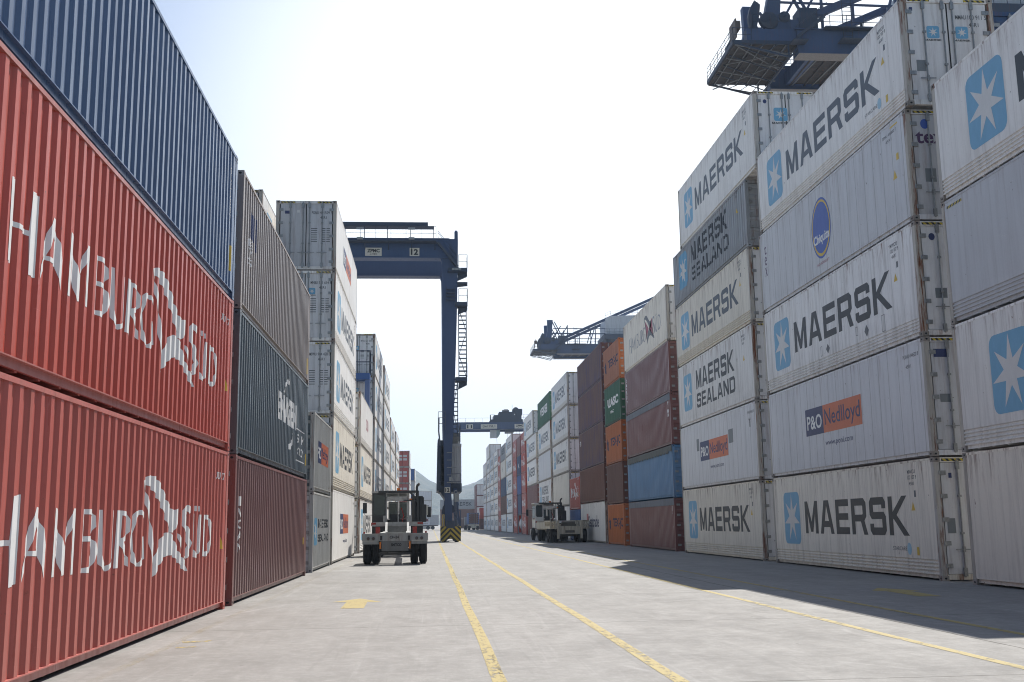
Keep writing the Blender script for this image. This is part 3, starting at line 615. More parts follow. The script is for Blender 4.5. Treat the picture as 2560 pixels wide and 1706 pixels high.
stack('R', 19, 217.6, F40, [MA(c='white2'), ('plain blue-grey reefer', 'flat', H, [], dict(c='grey')), MA(), MA(), MA(c='white2'), ('plain white reefer', 'flat', H, [], dict(c='white'))], 0)
stack('R', 20, 232.0, F40, [MA(), ('plain pale grey reefer', 'flat', H, [], dict(c='grey')), MA(), MA(), ('plain white reefer', 'flat', H, [], dict(c='white2'))], 0)
# rows behind the first, where their corners show
container('shipping_container', 'R', 24.9, 11.62, F40, H, 'dry', P['navy'], (), 'dry', None, 1, (), 'dark navy container end in the row behind the white door stack', 'containers in the second row', x=11.945 + W2 + 2.62)
for i, c in enumerate(('greyd', 'beige', 'white2', 'beige', 'greyd')):
    container('refrigerated_container', 'R', 10.9, i * 2.9, F40, H if i < 4 else S, 'flat', P[c], (), 'flat', P['doorg'], 0, (), ('%s reefer hidden behind the nearest right stack, %s' % (c if c != 'greyd' else 'grey', ORD[i + 1] + ' tier')).replace('white2', 'white'), 'containers in the second row', x=11.945 + W2 + 2.62)
# ---- left side
stack('L', 1, 8.4, F40, [
 ('red container with white flag and lettering', 'dry', H, D_hs(), dict(c='red')),
 ('red container with white flag and lettering', 'dry', H, D_hs(), dict(c='red')),
 ('dark blue container without lettering', 'dry', H, [('sticker', 'yl', lambda: rect2(11.75, 11.83, .5, 1.0), YEL, .003), ('lettering', 'bid', lambda: vertical_word('SUDU537', 11.55, 11.62, 1.4, 2.5, .02), WHITE_L, .003)], dict(c='blue'))])
stack('L', 2, 21.3, F40, [
 ('maroon container with white upright lettering', 'dry', H, D_vert('IVOAN', .58, .86, .95, 2.1, WHITE_L) + [('sticker', 'yl2', lambda: rect2(11.5, 11.62, .95, 1.15), YEL, .003)], dict(c='maroon')),
 ('slate blue container with white block lettering', 'dry', H, D_word('ENASEN', 5.7, 9.35, 1.25, 1.98, WHITE_L, .05) + [('emblem', 'arc', lambda: tess([[[(6.75, 2.05), (6.95, 2.3), (7.4, 2.48), (7.8, 2.46), (7.8, 2.34), (7.4, 2.36), (7.05, 2.22), (6.85, 2.03)]], [[(8.6, 1.15), (8.5, .95), (8.15, .8), (7.75, .76), (7.75, .62), (8.2, .64), (8.6, .82), (8.72, 1.12)]]]), WHITE_L, .003), ('lettering', 'box', lambda: join2(frame2(9.5, 11.4, .42, 1.35, .03), join2(font_word('S . M', 9.65, 11.2, .95, 1.2, .02), font_word('370 CN', 9.65, 11.2, .58, .82, .02))), WHITE_L, .003), ('sticker', 'yl3', lambda: rect2(11.72, 11.85, .4, .75), YEL, .003)], dict(c='slate')),
 ('brown-grey container with faint crest', 'dry', H, [('emblem', 'crest', lambda: join2(rect2(1.0, 1.5, 1.75, 2.3), rect2(1.7, 1.8, 1.6, 2.35)), PO_N, .003), ('lettering', 'cr2', lambda: vertical_word('EVS', .9, 1.3, 1.1, 1.7, 0), WHITE_L, .003), ('sticker', 'yl4', lambda: rect2(11.75, 11.85, .3, .8), YEL, .003)], dict(c='brown'))])
ENDNUM = [('lettering', 'n57', lambda: font_word('57', .55, .85, 2.1, 2.25, .02), WHITE_L, .047)]
D20M = lambda: [('emblem', 's20', lambda: rect2(.45, 1.35, .85, 1.75, .15), BLUE_E, .003), ('emblem', 's21', lambda: star2(.9, 1.3, .38, .4), STARW, .0055), ('lettering', 's22', lambda: block_word('MAERSK', 1.75, 5.3, 1.42, 1.72), INK, .003), ('lettering', 's23', lambda: block_word('SEALAND', 1.75, 5.3, .95, 1.2), INK, .003)]
D20P = lambda: [('emblem', 'p20', lambda: rect2(1.3, 2.4, 1.0, 1.75), PO_N, .003), ('emblem', 'p21', lambda: rect2(2.4, 4.9, 1.0, 1.75), PO_O, .003), ('lettering', 'p22', lambda: font_word('P&O', 1.4, 2.3, 1.15, 1.55, .03), WHITE_L, .0055), ('lettering', 'p23', lambda: font_word('Nedlloyd', 2.5, 4.8, 1.1, 1.6, .01), PO_N, .0055)]
stack('L', 3, 35.4, F20, [
 ('short dull grey container with blue star', 'dry', S, D20M(), dict(c='corrdull', d=P['doorg'])),
 ('short dull grey container with orange panel', 'dry', S, D20P(), dict(c='corrdull', d=P['slate']))])
stack('L', 4, 42.2, F40, [
 ('white reefer with navy and orange panel', 'flat', H, D_po(), dict(c='white')),
 ('yellowed white reefer with blue star', 'ribbed', H, D_maersk(), dict(c='cream')),
 ('white reefer with large star square on door', 'ribbed', H, D_maersk(INKB), dict(c='white', end=end_star(-.25, 1.6, .33) + end_id('MSWU', '904 428 0') + end_table())),
 ('white reefer with small star square on door', 'ribbed', H, D_maersk(INKB), dict(c='white', end=end_star(.28, 2.05, .13) + end_id('MNBU', '311 614 8') + end_table())),
 ('grey-doored white reefer with side panel logo', 'flat', H, D_po(False), dict(c='white', d=P['doorg'], end=end_id('PONU', '491509 5') + end_table() + [('sticker', 'q20', lambda: rect2(-.86, -.68, 2.35, 2.48), PO_N, .034), ('sticker', 'q21', lambda: rect2(-.38, -.26, 2.4, 2.52), STARW, .034)]))])
stack('L', 5, 58.4, F40, [('white reefer with star, behind the near truck', 'ribbed', H, D_maersk(), dict(c='white')), ('off-white reefer with ribbed base', 'ribbed', H, D_maersk(), dict(c='cream')), ('shiny white reefer with small red logo', 'ribbed', H, D_word('SUD', 5.2, 7.2, 1.2, 1.9, REDF), dict(c='white'))], 1)
MD = lambda lk, c='white': (lk, 'flat', H, D_maersk(INKB, False), dict(c=c, end=end_star(-.05, 1.9, .14) + end_id('MWCU', '681 204 1') + end_table()))
stack('L', 6, 73.0, F40, [MD('white reefer with blue and grey side marking')] * 5, 1)
stack('L', 7, 87.9, F40, [MA('white reefer with ribbed base')] * 5, 0)
stack('L', 8, 102.3, F40, [MA('white reefer seen edge on')] * 4, 0)
stack('L', 9, 118.0, F40, [MA('white reefer seen edge on')] * 4, 0)
LABS = lambda: [('sticker', 'sq4', lambda: join2(join2(rect2(-.75, -.1, 1.75, 2.15), rect2(.1, .75, 1.75, 2.15)), join2(rect2(-.75, -.1, 1.15, 1.55), rect2(.1, .75, 1.15, 1.55))), STARW, .034)]
stack('L', 10, 192.5, F40, [('red door container with four white squares', 'flat', H, [], dict(c='white', d=P['red'], end=LABS()))] * 5, 0)
stack('L', 11, 256.0, F40, [('far white container with blue corner', 'flat', H, [], dict(c='white', d=P['doorg'] if i % 2 else P['royal'])) for i in range(5)], 0)
for i, c in enumerate(('greyd', 'beige', 'white2', 'cream', 'white')):
    container('refrigerated_container', 'L', 40.6, i * 2.904, F40, H, 'flat', P[c], D_maersk(INKB, False) if i == 4 else (), 'flat', P['doorg'], 1 if i == 4 else 0, (), ('white reefer showing only its top corner behind the left stacks' if i == 4 else 'hidden reefer in the second left row, %s tier' % ORD[i + 1]), 'containers in the second row', x=-6.55 - W2)
# far end of the road
stack('R', 21, 283.0, F40, [('far red container', 'dry', H, [], dict(c='red')), ('far maroon sided container', 'dry', H, [], dict(c='maroon', d=P['doorw'])), ('far white door container', 'dry', H, [], dict(c='maroon', d=P['doorw'])), ('far white door container', 'dry', H, [], dict(c='maroon', d=P['doorw']))], 0, where='the farthest right stack')
stack('R', 22, 262.0, F20, [('red container', 'dry', S, [], dict(c='rust')), ('bright red container', 'dry', S, D_hs(6.06), dict(c='red'))], 0, where='the low pair beyond the last tall right stack')
def crosswise(xr, y, tiers, where):
    z = 0
    for i, (c, look, dec) in enumerate(tiers):
        t = container('shipping_container', 'L', 0, z, F40, H, 'flat' if c in ('greyd', 'white', 'cream', 'grey') else 'dry', P[c], dec, 'dry', None, 0, (), '%s, %s of %s' % (look, 'bottom tier' if i == 0 else ('top tier' if i == len(tiers) - 1 else ORD[i + 1] + ' tier'), where), 'containers standing across the far end of the road')
        t.rotation_euler = (0, 0, R(-90)); t.location = (xr - F40, y + W2, z); z += H + .004
crosswise(.3, 335, [('cream', 'far off-white container', ()), ('white', 'far white container', ()), ('white', 'far white container', ()), ('grey', 'far grey container', ()), ], 'the crosswise stack in the middle')
crosswise(15.0, 325, [('rust', 'far dark red container', ()), ('rust', 'far brick red container', ()), ('corrgrey', 'far grey container with dark lettering', [('lettering', 'fm', lambda: block_word('MAERSK', 4, 9.5, 1.0, 2.1), INK, .003)])], 'the crosswise stack right of the crane')
# tarpaulins on the open-top containers (their cover is part of the container)
for o in list(COL.objects):
    if o.get('label') and 'tarpaulin' in o['label'] and o.name.startswith('shipping'):
        b = MB(); torn = 'torn' in o['label']; n = 60; v = []
        for i in range(n + 1):
            y = .05 + (F40 - .1) * i / n; d = .36 + .015 * math.sin(i * 2.1)
            if torn: d = .30 + .09 * abs(math.sin(i * .9)) - (.18 if i < 2 else 0) + .03 * random.random(); 
            if torn and i < 4: d = .12 + .13 * (4 - i) / 4 + .1
            v += [(-W2 - .012 - (.03 if torn else .0) * random.random(), y, 2.6 - d), (-W2 - .012, y, 2.585), (W2 + .01, y, 2.585)]
        b.add(v, [(3 * i, 3 * i + 3, 3 * i + 4, 3 * i + 1) for i in range(n)] + [(3 * i + 1, 3 * i + 4, 3 * i + 5, 3 * i + 2) for i in range(n)])
        b.build('tarpaulin', TARP if not torn else paint('tarp_olive', (.12, .13, .12), .4, .1, .8), o)
# tank container
t = empty('tank_container', (11.945 + W2, 142.1, 0), 0, label='silver tank container in an open frame, bottom tier of twelfth stack on the right', cat='tank container', group='containers stacked along the right of the road')
put('frame', frame_mesh(F20, S, True), [P['corrgrey'], DARK], t)
MB().lathe((0, .35, 1.35), (0, 1, 0), [(0, .02), (.05, .6), (.25, 1.0), (.45, 1.1), (4.9, 1.1), (5.1, 1.0), (5.3, .6), (5.36, .02)], 28).build('tank', plain('tank_steel', (.55, .55, .55), .35, .5), t)

# ------------------------------------------------------------ ground
def concrete():
    g = NG('concrete'); c0 = g.coords(rnd=False); x, y, z = g.sep(c0)
    n1 = g.noise(c0, .18, 6, .6); n2 = g.noise(g.coords((1, .7, 1), False), 1.3, 10, .72, .4); n3 = g.noise(c0, 34, 5, .75); n4 = g.noise(g.coords((3.2, .11, 1), False), 1.6, 8, .72, .8); n5 = g.noise(g.coords((.9, .9, 1), False), 6, 8, .8)
    c = g.mix(g.ramp(n1, .3, .7), (.21, .205, .195), (.27, .263, .25))
    c = g.mix(g.ramp(n2, .44, .66, 0, .5), c, (.185, .18, .17))
    c = g.mix(g.ramp(n5, .48, .62, 0, .38), c, (.165, .16, .15))
    c = g.mix(g.ramp(n5, .5, .36, 0, .35), c, (.37, .365, .35))
    c = g.mix(g.ramp(n3, .3, .72, .0, .35), c, (.15, .146, .138))
    c = g.mix(g.ramp(n4, .56, .66, 0, .16), c, (.40, .395, .38))
    c = g.mix(g.ramp(n4, .43, .36, 0, .30), c, (.15, .147, .14))
    for tx, tw in ((-1.95, .35), (-.5, .35), (3.3, .5), (4.7, .5), (8.9, .4), (10.6, .4)):
        tr = g.math('MULTIPLY', g.ramp(g.math('ABSOLUTE', g.math('SUBTRACT', g.math('ADD', x, g.math('MULTIPLY', g.noise(g.coords((.3, .05, 1), False), 1., 2), .8)), tx + .4)), tw * .4, tw, 1., 0.), g.ramp(n4, .4, .6, .2, 1.))
        c = g.mix(g.math('MULTIPLY', tr, .16), c, (.10, .098, .092))
    # oil drips and rubber patches
    oil = g.ramp(g.noise(g.coords((1, .55, 1), False), .9, 6, .62), .66, .74); c = g.mix(g.math('MULTIPLY', oil, .5), c, (.10, .095, .088))
    # grimy band along the left stacks, patchy
    band = g.math('MULTIPLY', g.math('MAXIMUM', g.ramp(x, -1.6, -3.4), g.ramp(x, 10.9, 11.9, 0., .8)), g.ramp(g.noise(g.coords((.8, .3, 1), False), 1.3, 6, .65), .42, .62))
    c = g.mix(g.math('MULTIPLY', band, .55), c, (.13, .12, .105))
    # curved tyre scuffs
    for cx, cy, sc in ((6.5, 14., 1.0), (-6., 20., .8)):
        rr = g.math('SQRT', g.math('ADD', g.math('POWER', g.math('SUBTRACT', x, cx), 2), g.math('POWER', g.math('MULTIPLY', g.math('SUBTRACT', y, cy), .7), 2)))
        w_ = g.math('ABSOLUTE', g.math('SUBTRACT', g.math('FRACT', g.math('MULTIPLY', rr, .52 * sc)), .5))
        k = g.math('MULTIPLY', g.ramp(w_, .0, .035, 1., 0.), g.ramp(g.noise(g.coords((.5, .5, 1), False), 1.0, 5, .7), .5, .66))
        c = g.mix(g.math('MULTIPLY', k, .3), c, (.46, .45, .44) if sc == 1. else (.24, .23, .22))
    # slab joints and a few cracks
    wob = g.math('MULTIPLY', g.math('SUBTRACT', g.noise(c0, 1.3, 4), .5), .05)
    jy = g.math('ABSOLUTE', g.math('SUBTRACT', g.math('FRACT', g.math('DIVIDE', g.math('ADD', g.math('ADD', y, -16.3 + 6.2 * 100.5), wob), 6.2)), .5))
    jx = g.math('ABSOLUTE', g.math('SUBTRACT', g.math('FRACT', g.math('DIVIDE', g.math('ADD', g.math('ADD', x, -.70 + 6.02 * 100.5), wob), 6.02)), .5))
    j = g.math('MAXIMUM', g.ramp(jy, .0016, .0038, .75, 0.), g.ramp(jx, .0018, .0036, 1., 0.))
    j = g.math('MULTIPLY', j, g.ramp(g.noise(c0, 2.1, 5), .3, .5, .35, 1.))
    c = g.mix(j, c, (.05, .047, .042))
    # small dark spots
    sp = g.ramp(g.noise(c0, 5.5, 3, .5), .735, .76); c = g.mix(g.math('MULTIPLY', sp, .6), c, (.07, .065, .06))
    g.bump(g.math('SUBTRACT', g.math('ADD', g.math('MULTIPLY', n3, .5), g.math('MULTIPLY', n5, .6)), j), .5, .012)
    return g.done(c, g.ramp(n2, .3, .7, .72, .9))
CONC = concrete()
me = MB().add([(-3000, -50, 0), (3000, -50, 0), (3000, 3150, 0), (-3000, 3150, 0)], [(0, 1, 2, 3)]).build('ground', CONC); tag(me, kind='structure')
def linemat(wear):
    g = NG('yellow_road_paint_%d' % int(wear * 100)); c0 = g.coords((1, .45, 1), False)
    a = g.noise(c0, 9, 9, .82); b_ = g.noise(c0, .55, 5, .6)
    t_ = g.ramp(b_, .38, .66, .60 - wear * .02, .60 - wear * .20)
    m = g.ramp(g.math('SUBTRACT', a, t_), -.03, .05, .93, .12)
    m = g.math('MULTIPLY', m, g.ramp(b_, .45, .7, .05, .45) if wear >= 1 else .9)
    g.put(g.b.inputs['Alpha'], m)
    c = g.mix(g.ramp(a, .35, .65), (.42, .335, .11), (.38, .30, .12)); return g.done(c, .7)
L1, L2, L3 = linemat(.55), linemat(.45), linemat(1.)
def sheet(name, pts, m, label=None):
    o = MB().add([(x, y, .004) for x, y in pts], [tuple(range(len(pts)))]).build(name, m); tag(o, kind='structure'); return o
def yline(x, w_, y0, y1, m, wob=.012):
    n = int((y1 - y0) / 3); v = []; f = []
    for i in range(n + 1):
        y = y0 + (y1 - y0) * i / n; d = wob * math.sin(i * 1.7 + x * 3); v += [(x - w_ / 2 + d, y, .004), (x + w_ / 2 + d, y, .004)]
    o = MB().add(v, [(2 * i, 2 * i + 1, 2 * i + 3, 2 * i + 2) for i in range(n)]).build('lane_line', m); tag(o, kind='structure')
yline(.66, .14, -40, 330, L1); yline(2.35, .145, -40, 330, L2); yline(5.85, .13, -40, 330, L2); yline(7.5, .13, -40, 330, L1); yline(-3.35, .12, -40, 200, L3)
AR = linemat(.05)
sheet('lane_arrow', [(-1.64, 20.0), (-1.22, 20.0), (-1.25, 21.6), (-.96, 21.5), (-1.45, 22.6), (-1.96, 21.7), (-1.66, 21.65)], AR)
sheet('lane_arrow', [(9.25, 20.1), (9.68, 20.0), (9.75, 21.6), (10.0, 21.6), (9.55, 22.7), (9.1, 21.9), (9.3, 21.7)], AR)
sheet('paint_mark', [(-3.25, 14.7), (-2.95, 14.75), (-2.92, 14.95), (-3.3, 14.85)], L1); sheet('paint_mark', [(-3.2, 14.05), (-2.98, 14.1), (-2.97, 14.25), (-3.22, 14.2)], L1)

# ------------------------------------------------------------ hills
def hills():
    import mathutils
    nse = lambda x, y, s: mathutils.noise.noise(Vector((x / s, y / s, 3.1)))
    def ridge(x):
        k = [(-3000, 60), (-1400, 140), (-700, 190), (-330, 205), (-190, 170), (-110, 132), (-60, 112), (-28, 98), (-5, 82), (20, 70), (55, 66), (75, 69), (105, 80), (160, 86), (330, 60), (700, 120), (1500, 180), (3000, 90)]
        for (a, p), (b, q) in zip(k, k[1:]):
            if a <= x <= b: return p + (q - p) * (x - a) / (b - a)
        return 60
    b = MB(); xs = []; x = -2900
    while x < 2900: xs.append(x); x += 4 if -140 < x < 220 else (14 if abs(x) < 700 else 60)
    ys = [1350 + i * 26 for i in range(44)]; v = []
    for y in ys:
        t = (y - 1350) / (2000 - 1350); prof = max(0, math.sin(min(1.25, t * .5 + .0) * math.pi)) if t < 2.4 else 0
        prof = math.sin(min(1, t) * math.pi / 2) ** 1.2 if t < 1 else max(0, 1 - (t - 1) * .8)
        for x in xs:
            z = ridge(x * (2000 / max(y, 1)) if t < 1 else x) * prof * (1 + .10 * nse(x, y, 260) * (1 if t < .93 else .2)) + prof * 2.2 * nse(x, y, 11) + prof * 5 * nse(x, y, 60)
            v.append((x, y, z - .6))
    n = len(xs); f = [(j * n + i, j * n + i + 1, (j + 1) * n + i + 1, (j + 1) * n + i) for j in range(len(ys) - 1) for i in range(n - 1)]
    b.add(v, f, 0, True)
    g = NG('hillside_scrub'); c0 = g.coords(rnd=False); a = g.noise(c0, .05, 8, .7); d = g.noise(c0, .012, 5, .6)
    c = g.mix(g.ramp(a, .4, .6), (.025, .042, .03), (.075, .09, .06)); c = g.mix(g.ramp(d, .5, .68, 0, .7), c, (.19, .17, .13)); g.bump(a, 1., 6)
    tag(b.build('hills', g.done(c, .95)), kind='structure')
hills()

# ------------------------------------------------------------ rubber tyred gantry cranes
def rail(b, pts, h=1.1, n=2, step=1.5, r=.02, mi=0):
    for a, c in zip(pts, pts[1:]):
        a = Vector(a); c = Vector(c); L = (c - a).length; k = max(1, int(L / step))
        for i in range(k + 1): p = a.lerp(c, i / k); b.beam(p, p + Vector((0, 0, h)), r * 1.5, mi=mi)
        for j in range(1, n + 1): b.beam(a + Vector((0, 0, h * j / n)), c + Vector((0, 0, h * j / n)), r * 1.5, mi=mi)
SIGN = plain('sign_cream', (.62, .60, .53), .5, 0, .1)
def sign(parent, text, x0, x1, z0, z1, y, sub=None, bold=.045):
    t = MB().box(x0, x1, y - .03, y, z0, z1).build('sign_plate', SIGN, parent)
    px, pz = (x1 - x0) * .12, (z1 - z0) * .14; zb = z0 + (z1 - z0) * (.42 if sub else .14)
    V, T = font_word(text, x0 + px, x1 - px, zb, z1 - pz, bold)
    if sub:
        try: V, T = join2((V, T), font_word(sub, x0 + px * 2.4, x1 - px * 2.4, z0 + pz * .8, z0 + (z1 - z0) * .34, .01))
        except Exception: pass
    me = bpy.data.meshes.new('lettering'); me.from_pydata([(u, y - .036, v) for u, v in V], [], T); put('lettering', me, BLK, t)
    return t
def gantry(num, Y, xl, side, far, label, xspan=23.5):
    """xl: inner X of the leg by the road; side=-1 beams run to the left, +1 to the right"""
    s = side; t = empty('gantry_crane', (0, 0, 0), label=label, cat='gantry crane', group='gantry cranes over the container stacks')
    X = lambda d: xl + s * d            # d = distance from the road-side face of the leg
    Y2 = Y + 6.8
    bx = lambda b, d0, d1, y0, y1, z0, z1, mi=0: b.box(min(X(d0), X(d1)), max(X(d0), X(d1)), y0, y1, z0, z1, mi)
    for i, yy in enumerate((Y, Y2)):
        b = MB(); bx(b, .75, xspan - .8, yy - .5, yy + .5, 24.25, 25.85)
        bx(b, .75, xspan - .8, yy - .62, yy + .62, 24.16, 24.25); bx(b, .75, xspan - .8, yy - .56, yy + .56, 25.851, 25.93)
        gd = b.build('girder', NAVY, t)
        for end in (0, 1):
            b = MB(); e = (lambda d: d) if end == 0 else (lambda d: xspan - d)
            # tapering leg, deep at the knee
            pr = [(e(0), 25.9), (e(.03), 23.), (e(.16), 18.2), (e(.43), 10.5), (e(.6), 7.5), (e(.72), 4.6), (e(.64), 3.2), (e(.62), 1.2), (e(1.2), 1.2), (e(1.24), 4.4), (e(1.34), 10), (e(1.38), 22.6), (e(1.40), 23.8), (e(1.5), 24.1), (e(1.75), 24.2), (e(1.75), 25.9)]
            b.prism([(X(p), z) for p, z in pr], yy - .42, yy + .42)
            if end == 0 and i == 0: b.prism([(X(p), z) for p, z in ((.0, 25.91), (.0, 26.6), (.08, 26.75), (.22, 26.75), (.3, 26.6), (.3, 25.91))], yy - .1, yy + .1)
            b.build('leg', NAVY, t)
    # sill beams and wheel housings
    for end in (0, 1):
        c = .78 if end == 0 else xspan - .78
        b = MB(); bx(b, c - .35, c + .35, Y - 1.6, Y2 + 1.6, 1.15, 1.75); b.build('sill_beam', NAVYD, t)
        for yy in (Y, Y2):
            w_ = empty('wheel_housing'); w_.parent = t
            b = MB(); bx(b, c - .62, c + .62, yy - 1.2, yy + 1.2, .75, 1.25); bx(b, c - .12, c + .12, yy - .5, yy + .5, .5, 1.6); b.build('bogie', NAVYD, w_)
            for dx in (-.52, .52):
                for dy in (-.62, .62): 
                    cx = X(c + dx); MB().lathe((cx - .2, yy + dy, .55), (1, 0, 0), [(0, .2), (0, .42), (.04, .53), (.1, .55), (.3, .55), (.36, .53), (.4, .42), (.4, .2)], 20).build('tyre', RUBBER, w_)
        b = MB()
        pr = [(X(c - .84), 0.35), (X(c - .84), 1.28), (X(c + .84), 1.28), (X(c + .84), .35), (X(c + .84), .08), (X(c + .36), .08), (X(c + .28), .2), (X(c + .1), .27), (X(c - .1), .27), (X(c - .28), .2), (X(c - .36), .08), (X(c - .84), .08)]
        b.prism(pr, Y - 1.55, Y - 1.45)
        bo = b.build('bumper', CHEV(X(c)), t)
    if not far:
        # walkway with roof strip along the near girder
        b = MB(); bx(b, 1.9, xspan - 1, Y - 1.35, Y - .5, 25.45, 25.52); 
        for d in range(2, 22, 2): b.beam((X(d), Y - 1.3, 25.45), (X(d), Y - .5, 24.9), .06)
        b.build('walkway', NAVYD, t)
        b = MB(); rail(b, [(X(1.9), Y - 1.33, 25.52), (X(xspan - 1), Y - 1.33, 25.52)], 1.25, 2, 1.25, .02); b.build('handrail', NAVYD, t)
        b = MB(); bx(b, 2.1, xspan - 1.5, Y - .1, Y + .9, 27.1, 27.14); bx(b, 2.6, xspan - 1.5, Y - .2, Y - .1, 27.14, 27.45)
        for d in range(2, 22, 2): b.beam((X(d + .1), Y - .12, 25.9), (X(d + .1), Y - .12, 27.1), .06)
        b.build('cable_tray_roof', NAVYD, t)
        for d in (4.0, 8.4, 12.8):
            f = MB(); f.box(X(d) - .25, X(d) + .25, Y - 1.5, Y - 1.35, 25.55, 25.75); f.box(X(d) - .3, X(d) + .3, Y - 1.45, Y - 1.33, 26.45, 26.62); f.build('floodlight', STEEL, t)
        # slanting stair from the girder to the leg platform
        b = MB(); p0 = Vector((X(1.75), Y - .75, 25.45)); p1 = Vector((X(.05), Y - .75, 23.3))
        for dy in (-.3, .3): b.beam(p0 + Vector((0, dy, 0)), p1 + Vector((0, dy, 0)), .05, .2); b.beam(p0 + Vector((0, dy, 1)), p1 + Vector((0, dy, 1)), .035); b.beam(p0 + Vector((0, dy, .5)), p1 + Vector((0, dy, .5)), .03)
        for i in range(12): p = p0.lerp(p1, i / 12); b.box(p.x - .12, p.x + .12, p.y - .3, p.y + .3, p.z - .02, p.z + .02)
        b.build('stair', NAVYD, t)
        # platforms, brackets and ladders on the road side of the leg
        for z in (22.9, 19.9, 13.4):
            w_ = .78 if z > 14 else .7
            b = MB(); bx(b, .9 if z > 20 else .3, -w_, Y - .9, Y + .5, z, z + .32); b.prism([(X(0), z), (X(-w_), z), (X(-w_), z - .25), (X(0.05), z - .62)], Y - .2, Y + .2); b.build('platform', NAVYD, t)
            b = MB(); rail(b, [(X(-.02), Y - .88, z + .32), (X(-w_), Y - .88, z + .32), (X(-w_), Y + .48, z + .32)], 1.15, 2, .8, .022); b.build('handrail', NAVYD, t)
        b = MB(); bx(b, .1, -.8, Y - .5, Y + .3, 21.9, 22.05); b.prism([(X(0.1), 22.0), (X(-.8), 22.1), (X(-.8), 21.75), (X(.9), 21.55), (X(.9), 22.0)], Y - .3, Y - .2); b.build('bracket', NAVYD, t)
        f = MB(); 
        for i in range(3): f.box(X(.55 - i * .28), X(.55 - i * .28) + .24, Y - 1.0, Y - .92, 23.0, 23.18)
        f.build('lamp_row', STEEL, t)
        def ladder(name, x0, x1, z0, z1, yy, st=.37, br=True):
            b = MB()
            for x in (x0, x1): b.beam((x, yy - .35, z0), (x, yy - .35, z1), .06); b.beam((x, yy + .35, z0), (x, yy + .35, z1), .05)
            z = z0 + .2
            while z < z1: b.box(x0, x1, yy - .35, yy - .1, z, z + .07); z += st
            k = max(1, int((z1 - z0) / 1.6))
            if br:
                for i in range(k):
                    a = z0 + (z1 - z0) * i / k; c = z0 + (z1 - z0) * (i + 1) / k
                    b.beam((x0 if i % 2 else x1, yy - .37, a), (x1 if i % 2 else x0, yy - .37, c), .05)
            b.build(name, NAVYD, t)
        ladder('ladder', X(-.02), X(-.68), 13.7, 19.7, Y); ladder('ladder', X(.5), X(.1), 8.8, 13.4, Y)
        ladder('ladder', X(1.05), X(.3), 20.2, 21.6, Y - .5, .3, False)
        # machinery house between the legs
        z0, z1 = 4.35, 8.2
        m = MB(); bx(m, 1.72, -.22, Y + .5, Y2 + .2, z0 - .2, z0 + .5); bx(m, 1.66, 1.2, Y + .5, Y2, z0 + .5, z1 + .3); m.prism([(X(1.75), z0), (X(1.1), 3.4), (X(.9), 3.4), (X(.9), z0)], Y + .5, Y2); m.prism([(X(1.9), z0 - .1), (X(1.8), 8.5), (X(1.6), 8.9), (X(1.55), z0 - .1)], Y + .4, Y2); m.build('machine_platform', NAVYD, t)
        b = MB(); n = 22; xs = [X(.95 - 1.15 * i / n) for i in range(n + 1)]; v = []
        for i, x in enumerate(xs): v += [(x, Y + .6 + (.05 if i % 4 in (1, 2) else 0), z0), (x, Y + .6 + (.05 if i % 4 in (1, 2) else 0), z1 - .25)]
        b.add(v, [(2 * i, 2 * i + 2, 2 * i + 3, 2 * i + 1) for i in range(n)]); bx(b, .95, -.20, Y + .66, Y2, z0, z1 - .25); bx(b, 1.0, -.22, Y + .52, Y2, z1 - .25, z1)
        b.build('power_house', paint('power_house_grey', (.50, .50, .49), .2, .1, h=8), t)
        b = MB(); bx(b, 1.5, 1.2, Y + .5, Y + .8, z0 + .3, z1 - .2); b.build('cabinet', plain('cabinet_grey', (.34, .34, .33), .5), t)
        b = MB(); bx(b, .9, 0., Y + .7, Y + 3.5, z1, z1 + .25); bx(b, .55, -.02, Y + .8, Y + 2.4, z1 + .25, z1 + .95); b.build('radiator', plain('radiator_beige', (.24, .23, .2), .5, 0, .3), t)
        b = MB(); rail(b, [(X(1.0), Y + .5, z1 + .1), (X(-.12), Y + .5, z1 + .1), (X(-.12), Y + 4, z1 + .1)], 1.6, 3, 1.0, .022); rail(b, [(X(1.7), Y + .3, z0), (X(-.12), Y + .3, z0)], 1.3, 2, .7, .025); rail(b, [(X(1.75), Y - .7, 9.3), (X(1.15), Y - .7, 9.3)], 1.5, 3, .5, .03)
        b.tube([(X(1.6), Y - .5, 8.0), (X(1.72), Y - .5, 9.2), (X(1.7), Y - .5, 10.3)], .07); b.build('handrail', RAILM, t)
        b = MB()
        for i in range(5): b.beam((X(1.05), Y - .5, 4.9 + i * .62), (X(.5 - .25 * (i < 3)), Y - .5, 4.9 + i * .62), .05)
        b.box(X(.72) - .15, X(.72) + .15, Y - .8, Y - .5, 5.0, 5.35); b.build('step_rungs', STEEL, t)
        # lower access stair and diagonal brace
        b = MB(); b.beam((X(.35), Y - .1, 4.3), (X(-.02), Y - .1, 1.3), .16); b.beam((X(.5), Y - .3, 2.55), (X(-.1), Y - .3, 2.55), .07); b.beam((X(.5), Y - .3, 2.45), (X(.02), Y - .3, 1.6), .08); b.beam((X(-.08), Y - .3, 2.6), (X(-.08), Y - .3, .6), .06)
        b.beam((X(.35), Y + .2, 4.3), (X(.15), Y2, 1.3), .3)
        b.build('brace', NAVY, t)
